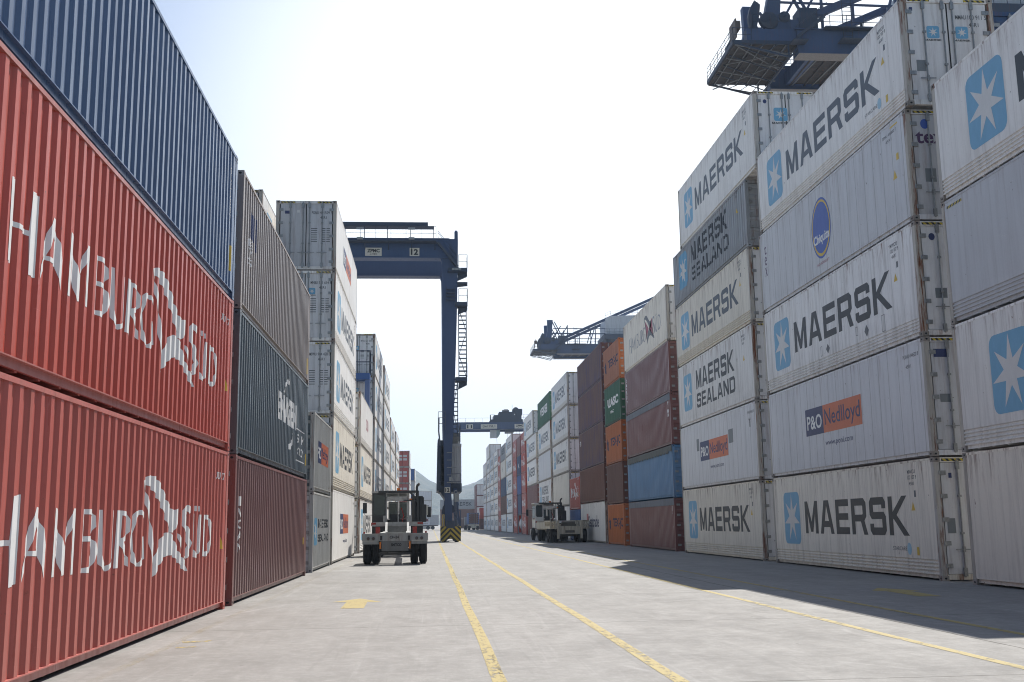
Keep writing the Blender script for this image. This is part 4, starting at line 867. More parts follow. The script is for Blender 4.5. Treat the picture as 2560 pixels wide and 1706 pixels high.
        b = MB(); b.prism([(X(1.15), 2.2), (X(1.5), 2.35), (X(1.4), 2.9), (X(1.15), 3.2)], Y - .35, Y + .3); b.prism([(X(.68), 2.35), (X(.38), 2.5), (X(.46), 2.95), (X(.68), 3.1)], Y - .35, Y + .3); b.prism([(X(1.05), 1.3), (X(1.32), 1.5), (X(1.2), 2.2), (X(1.05), 2.2)], Y - .35, Y + .3); b.build('knuckle', NAVYD, t)
        b = MB(); b.tube([(X(1.42), Y - 1.3, 1.28), (X(1.42), Y - 1.3, 2.2), (X(1.3), Y - 1.3, 2.25), (X(1.3), Y - 1.3, 1.28)], .035); b.build('safety_rail', plain('safety_yellow', (.55, .38, .04), .5), t)
        b = MB(); b.box(X(.42), X(.05), Y - .6, Y - .35, 3.3, 4.0); b.tube([(X(.4), Y - .5, 4.0), (X(.4), Y - .5, 4.2), (X(.2), Y - .5, 4.2), (X(.2), Y - .5, 4.0)], .03); b.build('junction_box', STEEL, t)
    if num == '12':
        sign(t, 'ZPMC', -5.62, -4.2, 24.32, 25.05, Y - .52, '上海振华'); sign(t, '12', -1.80, -.96, 24.32, 25.05, Y - .52); sign(t, '12', X(1.24), X(.78), 4.05, 4.5, Y - .43)
    else:
        sign(t, '11', 8.6, 10.3, 24.3, 25.4, Y - .52); sign(t, '(tel.5SL1', 12.2, 16.2, 24.3, 25.4, Y - .52, bold=.01); sign(t, 'ZPMC', 20.5, 23, 24.3, 25.4, Y - .52, '上海')
        sign(t, '=', 23.9, 24.4, 24.3, 25.4, Y - .52)
        b = MB(); rail(b, [(X(1), Y - .6, 25.93), (X(22), Y - .6, 25.93)], 1.0, 1, 2.0, .03); b.build('handrail', NAVYD, t)
        # trolley with winch gear and cab
        tr = empty('trolley'); tr.parent = t
        b = MB(); b.box(14.6, 22.6, Y - .3, Y2, 25.95, 26.6); b.box(15.5, 22.3, Y, Y2, 26.6, 27.7); b.box(16.8, 20.5, Y, Y2 - 1, 27.7, 28.5); b.box(20.8, 22.5, Y, Y + 3, 27.7, 29.2); b.cyl((17.5, Y - .1, 28.6), (19.2, Y - .1, 28.6), .35); b.cyl((20.9, Y + .2, 28.9), (20.9, Y + 2.6, 28.9), .75); b.box(18.0, 19, Y, Y + 2, 28.8, 29.1); b.beam((20.0, Y, 28.5), (20.0, Y, 30.3), .06)
        rail(b, [(14.7, Y - .3, 26.6), (15.6, Y - .3, 26.6)], 1.2, 2, .5, .03); b.box(14.5, 14.7, Y - .3, Y, 25.9, 27.7); rail(b, [(22.7, Y - .3, 26.5), (23.9, Y - .3, 26.5)], 1.3, 2, .6, .03); b.box(18.5, 20.5, Y + .5, Y2 - .5, 23.6, 24.2)
        b.build('winch_frame', NAVYD, tr)
        b = MB(); b.box(14.6, 16.1, Y + .8, Y + 2.6, 22.2, 24.1); b.build('driver_cab', WHITEP, tr); b = MB(); b.prism([(16.1, 24.1), (17.0, 24.1), (17.0, 23.1), (16.5, 22.3), (16.1, 22.2)], Y + .8, Y + 2.6); b.build('cab_window', plain('glass_pale', (.25, .33, .36), .1), tr)
        b = MB()
        for x, dx in ((14.8, .9), (17.6, 0), (18.6, 0), (19.8, .3), (20.6, .2)): b.cyl((x + 1.2, Y + 1, 24), (x + 1.2 + dx, Y + 1, 12.), .025, n=5)
        b.build('hoist_rope', DARK, tr)
    return t
def CHEV(xc):
    g = NG('chevron_bumper'); x, y, z = g.sep(g.coords(rnd=False)); q = g.math('ADD', g.math('ABSOLUTE', g.math('SUBTRACT', x, xc)), z)
    f = g.math('FRACT', g.math('MULTIPLY', q, 1 / .44)); n = g.noise(g.coords((1, 1, 1), False), 6, 6, .7)
    c = g.mix(g.math('GREATER_THAN', f, .48), (.022, .024, .022), (.50, .36, .035)); return g.done(g.mix(g.ramp(n, .5, .75, 0, .4), c, (.06, .055, .04)), .55)
gantry('12', 90.0, 2.38, -1, False, 'tall navy gantry crane numbered 12 standing in the middle of the road')
gantry('11', 260.0, 5.4, 1, True, 'distant navy gantry crane with trolley above the right stacks')

# blue rack between two left stacks
t = empty('reefer_access_rack', (0, 0, 0), label='blue steel rack with railing between the white stacks on the left', cat='steel rack')
RB = paint('rack_blue', (.03, .09, .26), .2, .1, h=14)
b = MB(); b.box(-4.42, -4.10, 71.4, 71.9, 0, 11.15).box(-6.4, -6.08, 71.4, 71.9, 0, 11.15); b.build('post', RB, t)
for z in (11.16, 8.2, 5.3, 2.4):
    b = MB(); b.box(-6.6, -4.10, 71.35, 72.5, z, z + (.42 if z > 11 else .2)); b.build('deck', RB, t)
b = MB(); rail(b, [(-6.5, 71.4, 11.6), (-4.1, 71.4, 11.6), (-4.1, 72.4, 11.6)], 1.5, 2, 1.2, .04); b.build('handrail', NAVYD, t)

# ------------------------------------------------------------ quay cranes (girder tips reaching over the yard)
def quay(Y, x0, label):
    t = empty('quay_crane', (x0, Y, 0), label=label, cat='quay crane', group='quay cranes rising behind the right stacks')
    B = lambda n, b, m=NAVY: b.build(n, m, t)
    D = 7.6
    for y in (0, D):
        b = MB(); b.box(5.6, 75, y - .55, y + .55, 40.9, 43.0); b.box(5.6, 75, y - .75, y + .75, 40.8, 40.9); b.box(5.4, 75, y - .7, y + .7, 43.0, 43.1); b.box(1.2, 5.6, y - .4, y + .4, 41.9, 43.1); B('girder', b)
        b = MB(); b.box(5.6, 75, y - .72, y + .72, 40.78, 40.799); B('girder_flange', b, plain('flange_grey', (.22, .21, .21), .6, 0, .2))
    for x in (7, 14, 26, 40, 56): b = MB(); b.box(x, x + .8, .55, D - .55, 41.2, 42.4); B('cross_beam', b)
    # gratings under the trolley bay and under the tip
    b = MB()
    for x in (7.4, 8.8, 10.3, 11.7, 13.2): b.beam((x, .6, 41.2), (x, D - .6, 41.2), .12)
    for i in range(24): b.beam((7.4, .75 + i * .26, 41.3), (13.2, .75 + i * .26, 41.3), .19 + .03 * (i % 3), .04)
    B('service_grating', b, GRATE)
    b = MB()
    for i in range(32): b.beam((0.1, -.3 + i * .27, 41.74), (5.5, -.3 + i * .27, 41.74), .2 + .035 * (i % 3), .04)
    for x in (.1, 1.9, 3.7, 5.5): b.beam((x, -.4, 41.6), (x, D + .6, 41.6), .1)
    B('tip_platform', b, GRATE)
    b = MB()
    for y in (-.4, 2.3, 5, D + .6): b.beam((0.1, y, 41.6), (5.5, y + .4, 40.9), .09)
    for i in range(5): b.beam((.6 + i, -.4, 41.62), (.6 + i, D + .6, 41.62), .07)
    for x in (8.0, 9.9, 11.8): b.beam((x, .7, 41.18), (x - .4, D - .7, 41.18), .09)
    for a_, c_ in (((.4, -.2), (5.2, 3.4)), ((5.2, 3.0), (.4, D + .4)), ((.4, 3.5), (5.2, -.2))): b.beam((a_[0], a_[1], 41.55), (c_[0], c_[1], 41.1), .08)
    B('platform_bracing', b, plain('bracing_grey', (.16, .17, .18), .5, .2, .3))
    b = MB()
    for y in (-.4, D + .6):
        b.beam((0, y, 41.75), (4.9, y, 40.55), .14); b.beam((4.9, y, 40.55), (5.9, y, 41.5), .14); b.beam((4.8, y, 40.6), (4.8, y, 41.8), .12); b.beam((0, y, 41.85), (5.6, y, 41.85), .16, .3)
        for i in range(5): b.beam((i * 1.0, y, 41.8 - i * .24), ((i + 1) * 1.0, y, 41.75), .05)
    b.beam((0, -.4, 41.85), (0, D + .6, 41.85), .16, .35); b.beam((4.9, -.4, 40.55), (4.9, D + .6, 40.55), .12)
    for y in range(0, 8, 2): b.beam((.3, y, 41.7), (4.9, y + 1, 40.7), .07)
    B('truss', b, NAVYD)
    b = MB(); rail(b, [(0, -.4, 41.95), (0, D + .6, 41.95)], 1.25, 3, 1.1, .025); rail(b, [(0, -.4, 41.95), (1.6, -.4, 41.95), (1.7, -.6, 43.1), (5, -.6, 43.1)], 1.2, 2, 1.2, .025); rail(b, [(7, -.7, 43.1), (22, -.7, 43.1)], 1.25, 2, 1.5, .03); rail(b, [(7, D + .7, 43.1), (22, D + .7, 43.1)], 1.25, 3, 1.1, .03); B('handrail', b, NAVYD)
    b = MB(); b.box(.3, .42, -.2, 1.6, 42.4, 44.1); b.box(.42, .9, .2, 1.2, 43.4, 44.1); b.beam((.5, .6, 44.1), (.6, .6, 44.5), .07); B('windbreak_box', b, plain('panel_rust', (.13, .10, .08), .6, 0, .4))
    # sheave gear at the tip
    for y in (.2, D - .2):
        b = MB(); b.prism([(1.7, 43.0), (1.55, 44.4), (1.75, 45.2), (2.15, 45.9), (2.45, 45.7), (2.65, 45.5), (2.55, 44.6), (2.3, 43.6), (2.4, 43.0)], y - .25, y + .25); B('bracket', b, NAVYD)
        b = MB(); b.prism([(3.0, 43.0), (3.0, 44.6), (3.4, 46.4), (3.35, 49.0), (4.7, 49.0), (4.5, 46.4), (4.35, 44.6), (4.9, 44.2), (6.5, 44.0), (6.5, 43.0)], y - .35, y + .35); B('mast', b)
        b = MB(); b.lathe((3.3, y - .5, 44.0), (0, 1, 0), [(0, .05), (0, .75), (.1, .8), (.15, .7), (.3, .7), (.35, .8), (.45, .75), (.45, .05)], 22); b.lathe((4.7, y - .45, 44.35), (0, 1, 0), [(0, .05), (0, .5), (.3, .5), (.3, .05)], 18); B('sheave', b, NAVYD)
    b = MB(); b.cyl((3.6, -.2, 43.7), (3.6, D + .2, 43.7), .5); b.box(2.4, 6.8, 1.2, D - 1.2, 43.05, 43.5); b.cyl((5.6, 1.5, 44.2), (5.6, D - 1.5, 44.2), .55); b.box(6.0, 7.6, -.3, 1.4, 43.1, 45.2); B('winch', b, NAVYD)
    # diagonal lattice between mast and trolley rails
    b = MB()
    for y in (.2, D - .2):
        for a, c in (((4.6, 48.6), (6.8, 44.0)), ((5.1, 48.6), (7.4, 44.0)), ((4.7, 44.3), (6.6, 47.6)), ((6.3, 44.3), (8.2, 47.6)), ((8.2, 43.2), (8.2, 47.8)), ((14.9, 43.2), (14.9, 47.8)), ((19.5, 43.2), (19.5, 47.8)), ((13.5, 43.2), (14.9, 47.6)), ((18.0, 43.2), (19.5, 47.4)), ((11, 43.2), (11, 46.4))):
            b.beam((a[0], y, a[1]), (c[0], y, c[1]), .2)
        b.beam((4.8, y, 47.0), (20, y, 46.9), .16); b.beam((4.2, y, 45.9 if y < 1 else 45.8), (19, y, 45.7), .16)
    B('lattice', b)
    # stays
    for y in (.3, D - .3):
        b = MB(); b.beam((6.0, y, 44.1), (40, y, 59.2), .5, .62); b.beam((6.3, y, 44.0), (6.9, y, 43.1), .5); B('stay', b)
    # ladders and stair on the girder
    b = MB()
    for x in (9.6, 10.4): b.beam((x, -.8, 41.9), (x, -.8, 47.2), .06)
    for i in range(14): b.beam((9.6, -.8, 42.1 + i * .37), (10.4, -.8, 42.1 + i * .37), .04)
    b.box(9.1, 10.9, -1.7, -.6, 41.75, 41.82); b.box(7.9, 12.4, -1.2, -.55, 43.0, 43.12)
    for dy in (-.9, -1.5): b.beam((5.2, dy, 41.9), (8.0, dy, 44.1), .09, .2); b.beam((5.2, dy, 42.9), (8.0, dy, 45.1), .05)
    b.box(4.9, 6.2, -1.6, -.6, 41.6, 41.7); B('stair', b, NAVYD)
    # machine house on its platform
    b = MB(); b.box(16.8, 34, -1.5, D + 1.5, 44.2, 45.4)
    for x in (17.5, 24, 32): b.box(x, x + .9, -.4, .4, 43, 44.2); b.box(x, x + .9, D - .4, D + .4, 43, 44.2)
    B('house_platform', b, NAVYD)
    b = MB(); b.prism([(17.3, 45.4), (17.3, 49.2), (18.6, 49.9), (33, 50.3), (33, 45.4)], -.6, D + .6); B('machine_house', b, WHITEP)
    b = MB(); rail(b, [(16.9, -1.45, 45.4), (33.9, -1.45, 45.4)], 1.2, 2, 1.2, .03); rail(b, [(17.3, -.5, 49.4), (18.6, -.5, 50.0), (33, -.5, 50.4)], 1.1, 2, 1.3, .03); B('handrail', b, NAVYD)
    # portal legs beyond the stacks
    for x in (36, 66):
        for y in (-6, D + 6):
            b = MB(); b.box(x, x + 1.6, y - .9, y + .9, 2, 41.2); b.box(x - .6, x + 2.2, y - 3, y + 3, .05, 2); B('leg', b)
        b = MB(); b.box(x + .1, x + 1.5, -6, D + 6, 38.6, 40.7); B('portal_beam', b)
    b = MB(); b.beam((37, 0, 43), (42, 2, 62), 1.1); b.beam((37, D, 43), (42, D - 2, 62), 1.1); b.beam((66, 0, 43), (42, 2, 62), .8); b.beam((66, D, 43), (42, D - 2, 62), .8); b.box(41, 43, 1.5, D - 1.5, 60.8, 62); B('mast_frame', b)
quay(84.0, 25.9, 'near navy quay crane girder jutting out above the right stacks, top of photo')
quay(247.0, 24.3, 'distant navy quay crane with pale machine house above the middle right stacks')

# ------------------------------------------------------------ terminal trucks
def tyre(b_parent, cx, cy, r, wd, m=RUBBER, rim=None):
    o = MB().lathe((cx - wd / 2, cy, r), (1, 0, 0), [(0, r * .5), (0, r * .8), (wd * .08, r * .93), (wd * .2, r * .985), (wd * .33, r), (wd * .36, r * .975), (wd * .48, r * .975), (wd * .5, r), (wd * .52, r * .975), (wd * .64, r * .975), (wd * .67, r), (wd * .8, r * .985), (wd * .92, r * .93), (wd, r * .8), (wd, r * .5)], 28).build('tyre', m, b_parent)
    MB().lathe((cx - wd * .35, cy, r), (1, 0, 0), [(0, .03), (0, r * .2), (wd * .3, r * .35), (wd * .1, r * .5), (wd * .6, r * .5), (wd * .4, r * .35), (wd * .7, r * .2), (wd * .7, .03)], 20).build('rim', rim or STEEL, b_parent)
LAMPR = plain('lamp_red', (.30, .02, .015), .25); LAMPO = plain('beacon_orange', (.65, .18, .02), .25); GLASS = plain('dark_glass', (.03, .045, .05), .08, 0, .1); GLASSL = plain('cab_glass', (.10, .14, .16), .06, 0, .2)
def tractor(t, y0, pm, dk, xoff=0., dm=None):
    """cab-forward yard tractor; y0 = its rear end"""
    X = xoff
    b = MB()
    for s in (-.42, .42): b.box(X + s - .06, X + s + .06, y0 - 1.9, y0 + 3.4, .72, .98)
    b.box(X - 1.2, X + 1.2, y0 + 3.3, y0 + 3.55, .45, .95); b.box(X - 1.15, X + 1.2, y0 - .12, y0, 1.42, 1.62); b.box(X - .45, X + .45, y0 - 1.7, y0 - .9, .98, 1.14); b.build('tractor_frame', pm, t)
    b = MB(); b.box(X - 1.25, X - 1.02, y0 - .14, y0 - .02, 1.44, 1.60).box(X + .98, X + 1.25, y0 - .14, y0 - .02, 1.44, 1.60); b.build('marker_board', LAMPR, t)
    for cy, rr, dual in ((y0 + 2.6, .52, False), (y0 - 1.2, .52, True)):
        for s in (-1, 1):
            wh = empty('wheel'); wh.parent = t
            for k in ((0, .31) if dual else (0,)): tyre(wh, X + s * (1.08 - k), cy, rr, .28)
        MB().cyl((X - 1.0, cy, rr), (X + 1.0, cy, rr), .09).build('axle', dk, t)
    cab = empty('cab'); cab.parent = t
    x0, x1, ya, yb, z0, z1 = X - 1.22, X + .58, y0 + .35, y0 + 2.2, 1.05, 3.02
    b = MB()     # corner posts, floor, roof, lower panels
    for x in (x0, x1):
        for y in (ya, yb): b.box(x - .05 if x > X else x, x + .0 if x > X else x + .05, y - .03, y + .03, z0, z1)
    b.box(x0, x1, ya, yb, z0, z0 + .06); b.box(x0 - .03, x1 + .02, ya - .06, yb + .08, z1, z1 + .09); b.box(x0, x1, yb - .03, yb + .03, z0, 1.75); b.box(x0, x0 + .04, ya, yb, z0, 1.75); b.box(x1 - .04, x1, ya, yb, z0, 1.75)
    b.box(X - .56, X - .5, ya - .02, ya + .02, z0, z1); b.box(X - .56, x1, ya - .02, ya + .02, 2.62, 2.85); b.box(X + .02, X + .07, ya - .02, ya + .02, z0 + .5, z1); b.box(x0, x1, yb - .02, yb + .02, z1 - .25, z1)
    b.box(x1 - .12, x1, ya - .02, ya + .02, z0, z1); b.build('cab_shell', pm, cab)
    b = MB(); b.box(x0, X - .56, ya - .05, ya - .01, z0 - .0, z1); b.build('rear_door', dm or dk, cab)
    b = MB(); b.add(*[ [(x, ya - .056, z) for x, z in tess([[[(x0 + .08, 2.02), (x0 + .16, 1.94), (X - .66, 1.94), (X - .6, 2.02), (X - .6, 2.84), (X - .66, 2.92), (x0 + .14, 2.92), (x0 + .08, 2.84)]]])[0]], tess([[[(x0 + .08, 2.02), (x0 + .16, 1.94), (X - .66, 1.94), (X - .6, 2.02), (X - .6, 2.84), (X - .66, 2.92), (x0 + .14, 2.92), (x0 + .08, 2.84)]]])[1] ]); b.build('door_window', GLASS, cab)
    b = MB(); b.box(X - .42, X - .02, yb - .01, yb + .01, 1.85, 2.55).box(X + .12, x1 - .1, yb - .01, yb + .01, 1.85, 2.55); b.build('windscreen', GLASSL, cab)
    b = MB()
    for (a, c) in ((X - .46, X + .02), (X + .08, x1 - .06)): 
        b.box(a, c, yb - .04, yb - .02, 1.77, 1.85); b.box(a, c, yb - .04, yb - .02, 2.55, 2.63); b.box(a, a + .06, yb - .04, yb - .02, 1.85, 2.55); b.box(c - .06, c, yb - .04, yb - .02, 1.85, 2.55)
    b.build('window_frame', pm, cab)
    b = MB(); b.box(x0 + .02, x0 + .03, ya + .25, yb - .2, 1.85, 2.85); b.box(x1 - .03, x1 - .02, ya + .25, yb - .2, 1.85, 2.85); b.build('side_window', GLASS, cab)
    b = MB(); b.box(X - .35, X + .12, ya + .5, ya + .95, 1.25, 1.55); b.box(X - .35, X + .12, ya + .4, ya + .55, 1.55, 2.0); b.box(X - .5, X + .5, yb - .35, yb - .1, 1.1, 1.75); b.build('seat', BLK, cab)
    MB().lathe((X - .12, yb - .5, 1.8), (0, -.8, .6), [(0, .2), (.02, .22), (.04, .2), (.02, .18), (0, .2)], 16).build('steering_wheel', BLK, cab)
    b = MB(); b.tube([(X + .3, ya + .1, 1.45), (X + .24, ya, 1.7), (X + .32, ya + .05, 1.9), (X + .26, ya, 2.1), (X + .2, ya + .05, 2.3)], .03); b.build('air_hose', LAMPR, t)
    b = MB(); b.box(x0 + .7, x0 + .75, ya - .3, ya - .25, 3.0, 3.0); b.beam((x0 + .3, ya - .15, z1 + .05), (X + 1.02, ya - .15, z1 + .05), .1, .12); b.beam((X + .62, ya - .15, z1 + .02), (X + .95, ya - .15, 2.72), .09); b.beam((X + 1.0, ya - .15, z1 + .1), (X + 1.0, ya - .15, 1.5), .1); b.beam((X + .3, ya - .15, 2.66), (X + .95, ya - .15, 2.62), .06); b.build('headache_rack', dk, t)
    b = MB(); b.cyl((X + .82, ya - .02, 1.5), (X + .82, ya - .02, 2.85), .14, n=16); b.cyl((X + 1.12, ya + .1, 1.55), (X + 1.12, ya + .1, 2.86), .13, n=16); b.box(X + 1.2, X + 1.42, ya, ya + .4, 1.6, 2.45); b.box(X + .66, X + 1.25, ya + .1, ya + .9, .8, 1.5); b.build('air_cleaner', dk, t)
    b = MB(); b.tube([(X + .95, ya + .1, 2.8), (X + .95, ya + .1, 3.25), (X + .98, ya + .08, 3.38), (X + 1.08, ya + .02, 3.45)], .065, 10); b.cyl((X + 1.26, ya + .1, 2.4), (X + 1.26, ya + .1, 2.8), .045); b.build('exhaust_pipe', dk, t)
    for xx in (x0 + 1.0, ): MB().cyl((X + .06, ya, z1 + .1), (X + .06, ya, z1 + .24), .09, .08, n=12).build('beacon', LAMPO, t)
    MB().cyl((X + .66, ya - .1, 2.62), (X + .66, ya - .1, 2.74), .07, .06, n=12).build('beacon', LAMPO, t)
    for s, x, zz in ((-1, x0 - .42, 2.33), (1, X + 1.58, 2.1)):
        m = MB(); m.box(x - .1, x + .1, yb - .1, yb, zz - .26, zz + .26); o = m.build('mirror', BLK, t)
        xe = x0 if s < 0 else X + 1.2
        MB().tube([(xe, yb - .05, zz + .33), (x, yb - .05, zz + .33), (x, yb - .05, zz - .35), (xe, yb - .05, zz - .35)], .018).build('mirror_arm', STEEL, o)
    MB().box(X + 1.38, X + 1.52, yb - .4, yb - .2, 1.95, 2.4).build('work_lamp', SIGN, t)

def chassis(t, L, pm, dk, tail=True):
    b = MB()
    b.box(-1.24, 1.24, 0, .18, .89, 1.16); b.box(-1.24, 1.24, -.02, 0, 1.12, 1.17); b.build('rear_beam', pm, t)
    for s in (-1, 1):
        x0, x1 = sorted((s * .62, s * 1.22)); MB().box(x0, x1, .02, 1.9, .77, .886).build('mudguard', pm, t)
    MB().box(-.50, .50, -.01, .10, .52, .885).box(-.40, .40, -.016, -.0101, .58, .85).build('number_board', paint('number_board_grey', (.17, .18, .18), .3, .2, h=3), t)
    me = bpy.data.meshes.new('lettering'); V, T = join2(font_word('CH-24', -.20, .14, .975, 1.08, .03), font_word('SMITCO', -.15, .24, .69, .80, .05)); me.from_pydata([(x, -.024, z) for x, z in V], [], T); put('lettering', me, BLK, t)
    for s in (-1, 1):
        for k in (.81, 1.0):
            o = MB().cyl((s * k, -.05, .985), (s * k, .0, .985), .062, n=16).build('tail_lamp', plain('lamp_dark', (.05, .03, .03), .3), t)
            MB().lathe((s * k, -.06, .985), (0, 1, 0), [(0, .058), (0, .072), (.05, .072)], 16).build('lamp_ring', STEEL, o)
        MB().box(s * .52 - .04, s * .52 + .04, -.04, 0, .92, 1.08).build('marker_lamp', BLK, t)
        MB().box(s * .55 - .03, s * .55 + .03, -.03, 0, .6, .86).build('reflector', LAMPO, t)
        MB().cyl((s * 1.16, .05, 1.17), (s * 1.16, .05, 1.24), .035, n=10).build('corner_lamp', LAMPR, t)
    b = MB()      # main rails and gooseneck
    for s in (-1, 1):
        pr = [(.18, .80), (.18, 1.16), (L - 2.2, 1.17), (L - 1.2, 1.60), (L, 1.62), (L, 1.30), (L - 1.1, 1.28), (L - 2.0, .82)]
        b.prism(pr, s * .50 - .05, s * .50 + .05, axis='x'); b.box(s * .5 - .09, s * .5 + .09, .18, L - 2.2, 1.171, 1.19)
    b.build('main_rail', pm, t)
    bars = [(.5 + .62 * i, .12, .98, 1.10) for i in range(int((L - 2.5) / .62) + 1)] + [(L - 2.1 + .26 * i, .08, 1.10 + .028 * min(i, 7) * 1.6, 1.15 + .028 * min(i, 7) * 1.6) for i in range(8)]
    for y, wy, z0, z1 in bars: MB().box(-.45, .45, y, y + wy * .6, z0 if y > L - 2.3 else .84, z0 + .028 if y > L - 2.3 else .90).build('cross_member', paint('slat_grey', (.32, .33, .32), .3, .3, h=3), t)
    MB().box(-1.2, 1.2, L - .9, L - .7, 1.42, 1.5).build('bolster', pm, t)
    for s in (-1, 1):
        MB().box(s * .62 - .06, s * .62 + .06, L - .3, L - .2, 1.62, 1.92).build('container_guide', STEEL, t); MB().box(s * .78 - .09, s * .78 + .09, L * .45, L * .45 + .3, 1.05, 1.4).build('reflector_box', LAMPR, t)
    for cy in (.95, 2.25):
        for s in (-1, 1):
            wh = empty('wheel'); wh.parent = t
            for k in (0, .34): tyre(wh, s * (1.07 - k), cy, .5, .29)
        MB().cyl((-1.0, cy, .5), (1.0, cy, .5), .08).box(-.5, .5, cy - .1, cy + .1, .6, .8).build('axle', dk, t)
    MB().box(-.62, .62, .25, .33, .36, .44).box(-.3, -.24, .25, .33, .44, .8).box(.24, .3, .25, .33, .44, .8).build('under_run_bar', dk, t)
GREYW = paint('truck_grey_white', (.30, .31, .305), .35, .25, h=3); TBLK = paint('truck_black', (.02, .022, .022), .3, .1, .4, dirtcol=(.08, .075, .07), h=3)
t = empty('terminal_truck', (-1.35, 40.9, 0), R(1.3), label='black and grey yard truck with empty trailer seen from behind', cat='terminal truck', group='yard trucks on the road')
chassis(t, 11.0, GREYW, TBLK); tractor(t, 11.6, paint('cab_white', (.38, .39, .38), .3, .2, h=3), TBLK, -.02)

# beige truck with high-sided trailer on the right
BEI = paint('truck_beige', (.50, .46, .36), .5, .5, h=2); BEID = paint('truck_beige_dark', (.12, .11, .085), .5, .4, h=2)
t = empty('terminal_truck', (10.2, 78.8, 0), R(2.3), label='beige yard truck and trailer parked before the orange container', cat='terminal truck', group='yard trucks on the road')
b = MB()
b.box(-.75, .75, 0, .2, .62, 1.12); b.box(-.95, .95, .0, .25, 1.12, 1.2); b.box(-1.4, 1.5, .2, .4, 1.0, 1.1)
for s in (-.95, .78): b.box(s, s + .16, -.08, .1, .3, 1.62)
for s in (-.5, .5): b.box(s - .07, s + .07, .2, 9.8, .75, 1.1)
b.build('trailer_frame', BEI, t)
for s in (-1, 1):
    b = MB(); x0, x1 = sorted((s * .98, s * 1.42)); b.box(x0, x1, .1, 2.9, 1.02, 1.08)
    for y in (.1, .75, 1.4, 2.1, 2.85): b.box(x0, x0 + .07, y, y + .12, 1.06, 1.6); b.box(x1 - .07, x1, y, y + .12, 1.06, 1.6); b.box(x0, x1, y, y + .05, 1.28, 1.36); b.box(x0, x1, y, y + .12, 1.54, 1.62)
    b.box(min(s * 1.40, s * 1.46), max(s * 1.40, s * 1.46), .1, 2.9, 1.02, 1.2); b.box(min(s * 1.38, s * 1.46), max(s * 1.38, s * 1.46), .1, 2.9, 1.50, 1.62); b.box(x0, x1, .1, .75, 1.56, 1.62); b.box(x0, x1, 1.4, 2.1, 1.56, 1.62)
    b.build('side_guide', BEI, t)
    b = MB(); 
    for y in (4.0, 5.0, 6.0, 7.0, 8.0): b.box(min(s * .95, s * 1.3), max(s * .95, s * 1.3), y, y + .08, .9, 1.62)
    b.box(min(s * 1.26, s * 1.32), max(s * 1.26, s * 1.32), 3.6, 8.4, 1.0, 1.5); b.build('side_board', BEI, t)
b = MB(); b.box(-.5, .62, .9, 2.1, 1.16, 1.36); b.cyl((-.45, 1.0, 1.42), (.55, 1.0, 1.42), .13); b.box(-.9, .9, .4, 9.5, 1.04, 1.1); b.build('deck', BEID, t)
MB().box(-.35, .35, -.015, 0, .72, .9).build('number_plate', BEID, t); MB().box(-1.25, -.75, .1, .2, .55, .75).box(.75, 1.2, .1, .2, .55, .75).build('lamp_bracket', BLK, t)
me = bpy.data.meshes.new('lettering'); V, T = font_word('CH-08', -.25, .25, .75, .86, .02); me.from_pydata([(x, -.019, z) for x, z in V], [], T); put('lettering', me, SMALL, t)
for cy in (1.0, 2.2):
    for s in (-1, 1):
        wh = empty('wheel'); wh.parent = t
        for k in (0, .36): tyre(wh, s * (1.24 - k), cy, .54, .31)
    MB().cyl((-1.1, cy, .54), (1.1, cy, .54), .09).build('axle', BEID, t)
tractor(t, 10.2, paint('cab_cream', (.74, .74, .70), .2, .2, h=3), TBLK, 0.1, paint('cab_cream', (.6, .6, .55)))

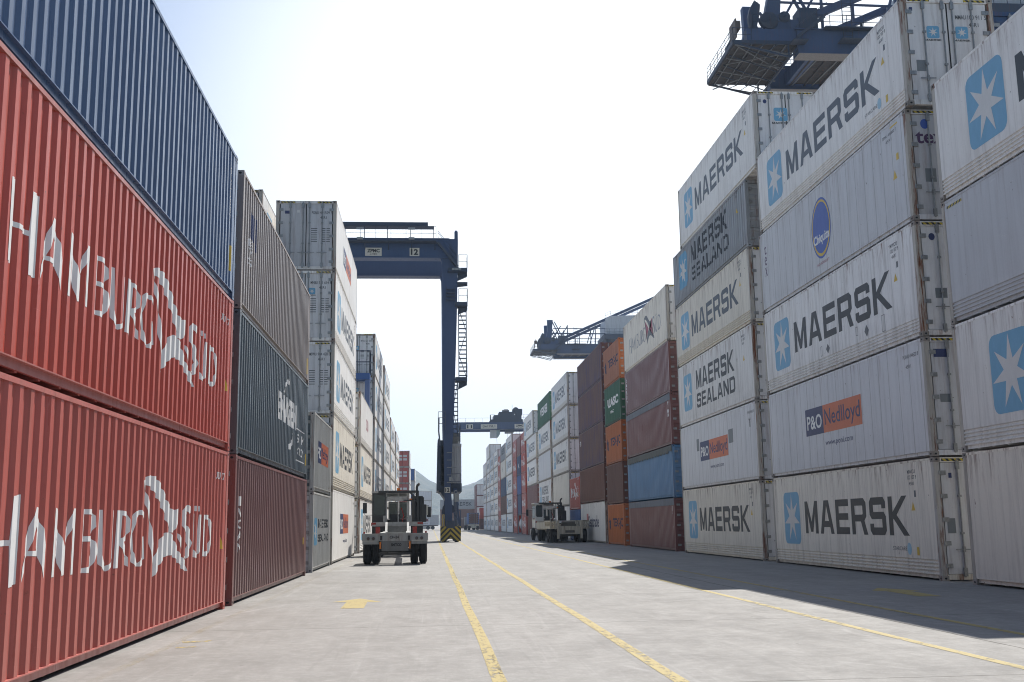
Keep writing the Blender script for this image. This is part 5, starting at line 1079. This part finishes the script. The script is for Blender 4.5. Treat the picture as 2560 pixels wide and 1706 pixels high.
# far truck carrying a red-brown container
t = empty('container_truck', (9.9, 250, 0), R(2), label='far truck carrying a red-brown container, before the right stacks end', cat='terminal truck', group='yard trucks on the road')
b = MB(); b.box(-1.25, 1.25, 0, .3, .9, 1.3).box(-.5, .5, .2, 12.5, .85, 1.25).box(-.6, .6, -.1, .2, .45, .95); b.build('trailer_frame', BEI, t)
for cy in (1., 2.3, 12.2, 15.5):
    for s in (-1, 1): wh = empty('wheel'); wh.parent = t; tyre(wh, s * 1.0, cy, .52, .55)
MB().box(-1.2, .6, 13.4, 15.8, 1.1, 3.1).build('cab', GREYW, t)
container('shipping_container', 'L', 250.1, 1.32, F40, S, 'dry', P['royal'], (), 'dry', P['rust'], 1, LABS()[:0], 'far container with blue side and red-brown doors riding on a truck', 'containers carried on the road', x=9.9)
t = empty('shipping_trailer', (2.1, 291, 0), label='far grey box trailer with dark red lettering across the road end', cat='trailer')
b = MB(); b.box(-12.5, 0, 0, 2.5, 1.2, 3.9); b.build('box_body', plain('trailer_grey', (.66, .67, .70), .5), t)
b = MB(); b.box(-2.4, -.02, -.02, 0, 1.25, 3.85); b.build('side_panel', plain('trailer_panel', (.45, .47, .50), .5), t)
b = MB(); b.box(-12.4, -.1, .3, 2.2, .95, 1.19); b.build('trailer_frame', TBLK, t)
for cx in (-1.6, -2.9, -9.5, -10.8):
    for cy in (.35, 2.15): wh = empty('wheel'); wh.parent = t; MB().cyl((cx, cy - .2, .52), (cx, cy + .2, .52), .52, n=18).build('tyre', RUBBER, wh)
me = bpy.data.meshes.new('lettering'); V, T = font_word('nvia', -7.2, -2.7, 2.2, 3.3, .03); V2, T2 = font_word('s l Navieras', -7.2, -3, 1.5, 1.8, .01); V, T = join2((V, T), (V2, T2)); me.from_pydata([(x, -.03, z) for x, z in V], [], T); put('lettering', me, decal('letter_dark_red', (.16, .03, .05), .1), t)

# ------------------------------------------------------------ haze
g = bpy.data.materials.new('haze_air'); g.use_nodes = True; nt = g.node_tree; nt.nodes.clear()
o_ = nt.nodes.new("ShaderNodeOutputMaterial"); v_ = nt.nodes.new("ShaderNodeVolumePrincipled"); v_.inputs['Color'].default_value = (.62, .78, 1, 1); v_.inputs['Density'].default_value = .00028; v_.inputs['Anisotropy'].default_value = .2
nt.links.new(v_.outputs[0], o_.inputs['Volume'])
o = MB().box(-3020, 3020, -60, 3160, -1, 330).build('haze', g); tag(o, kind='stuff')
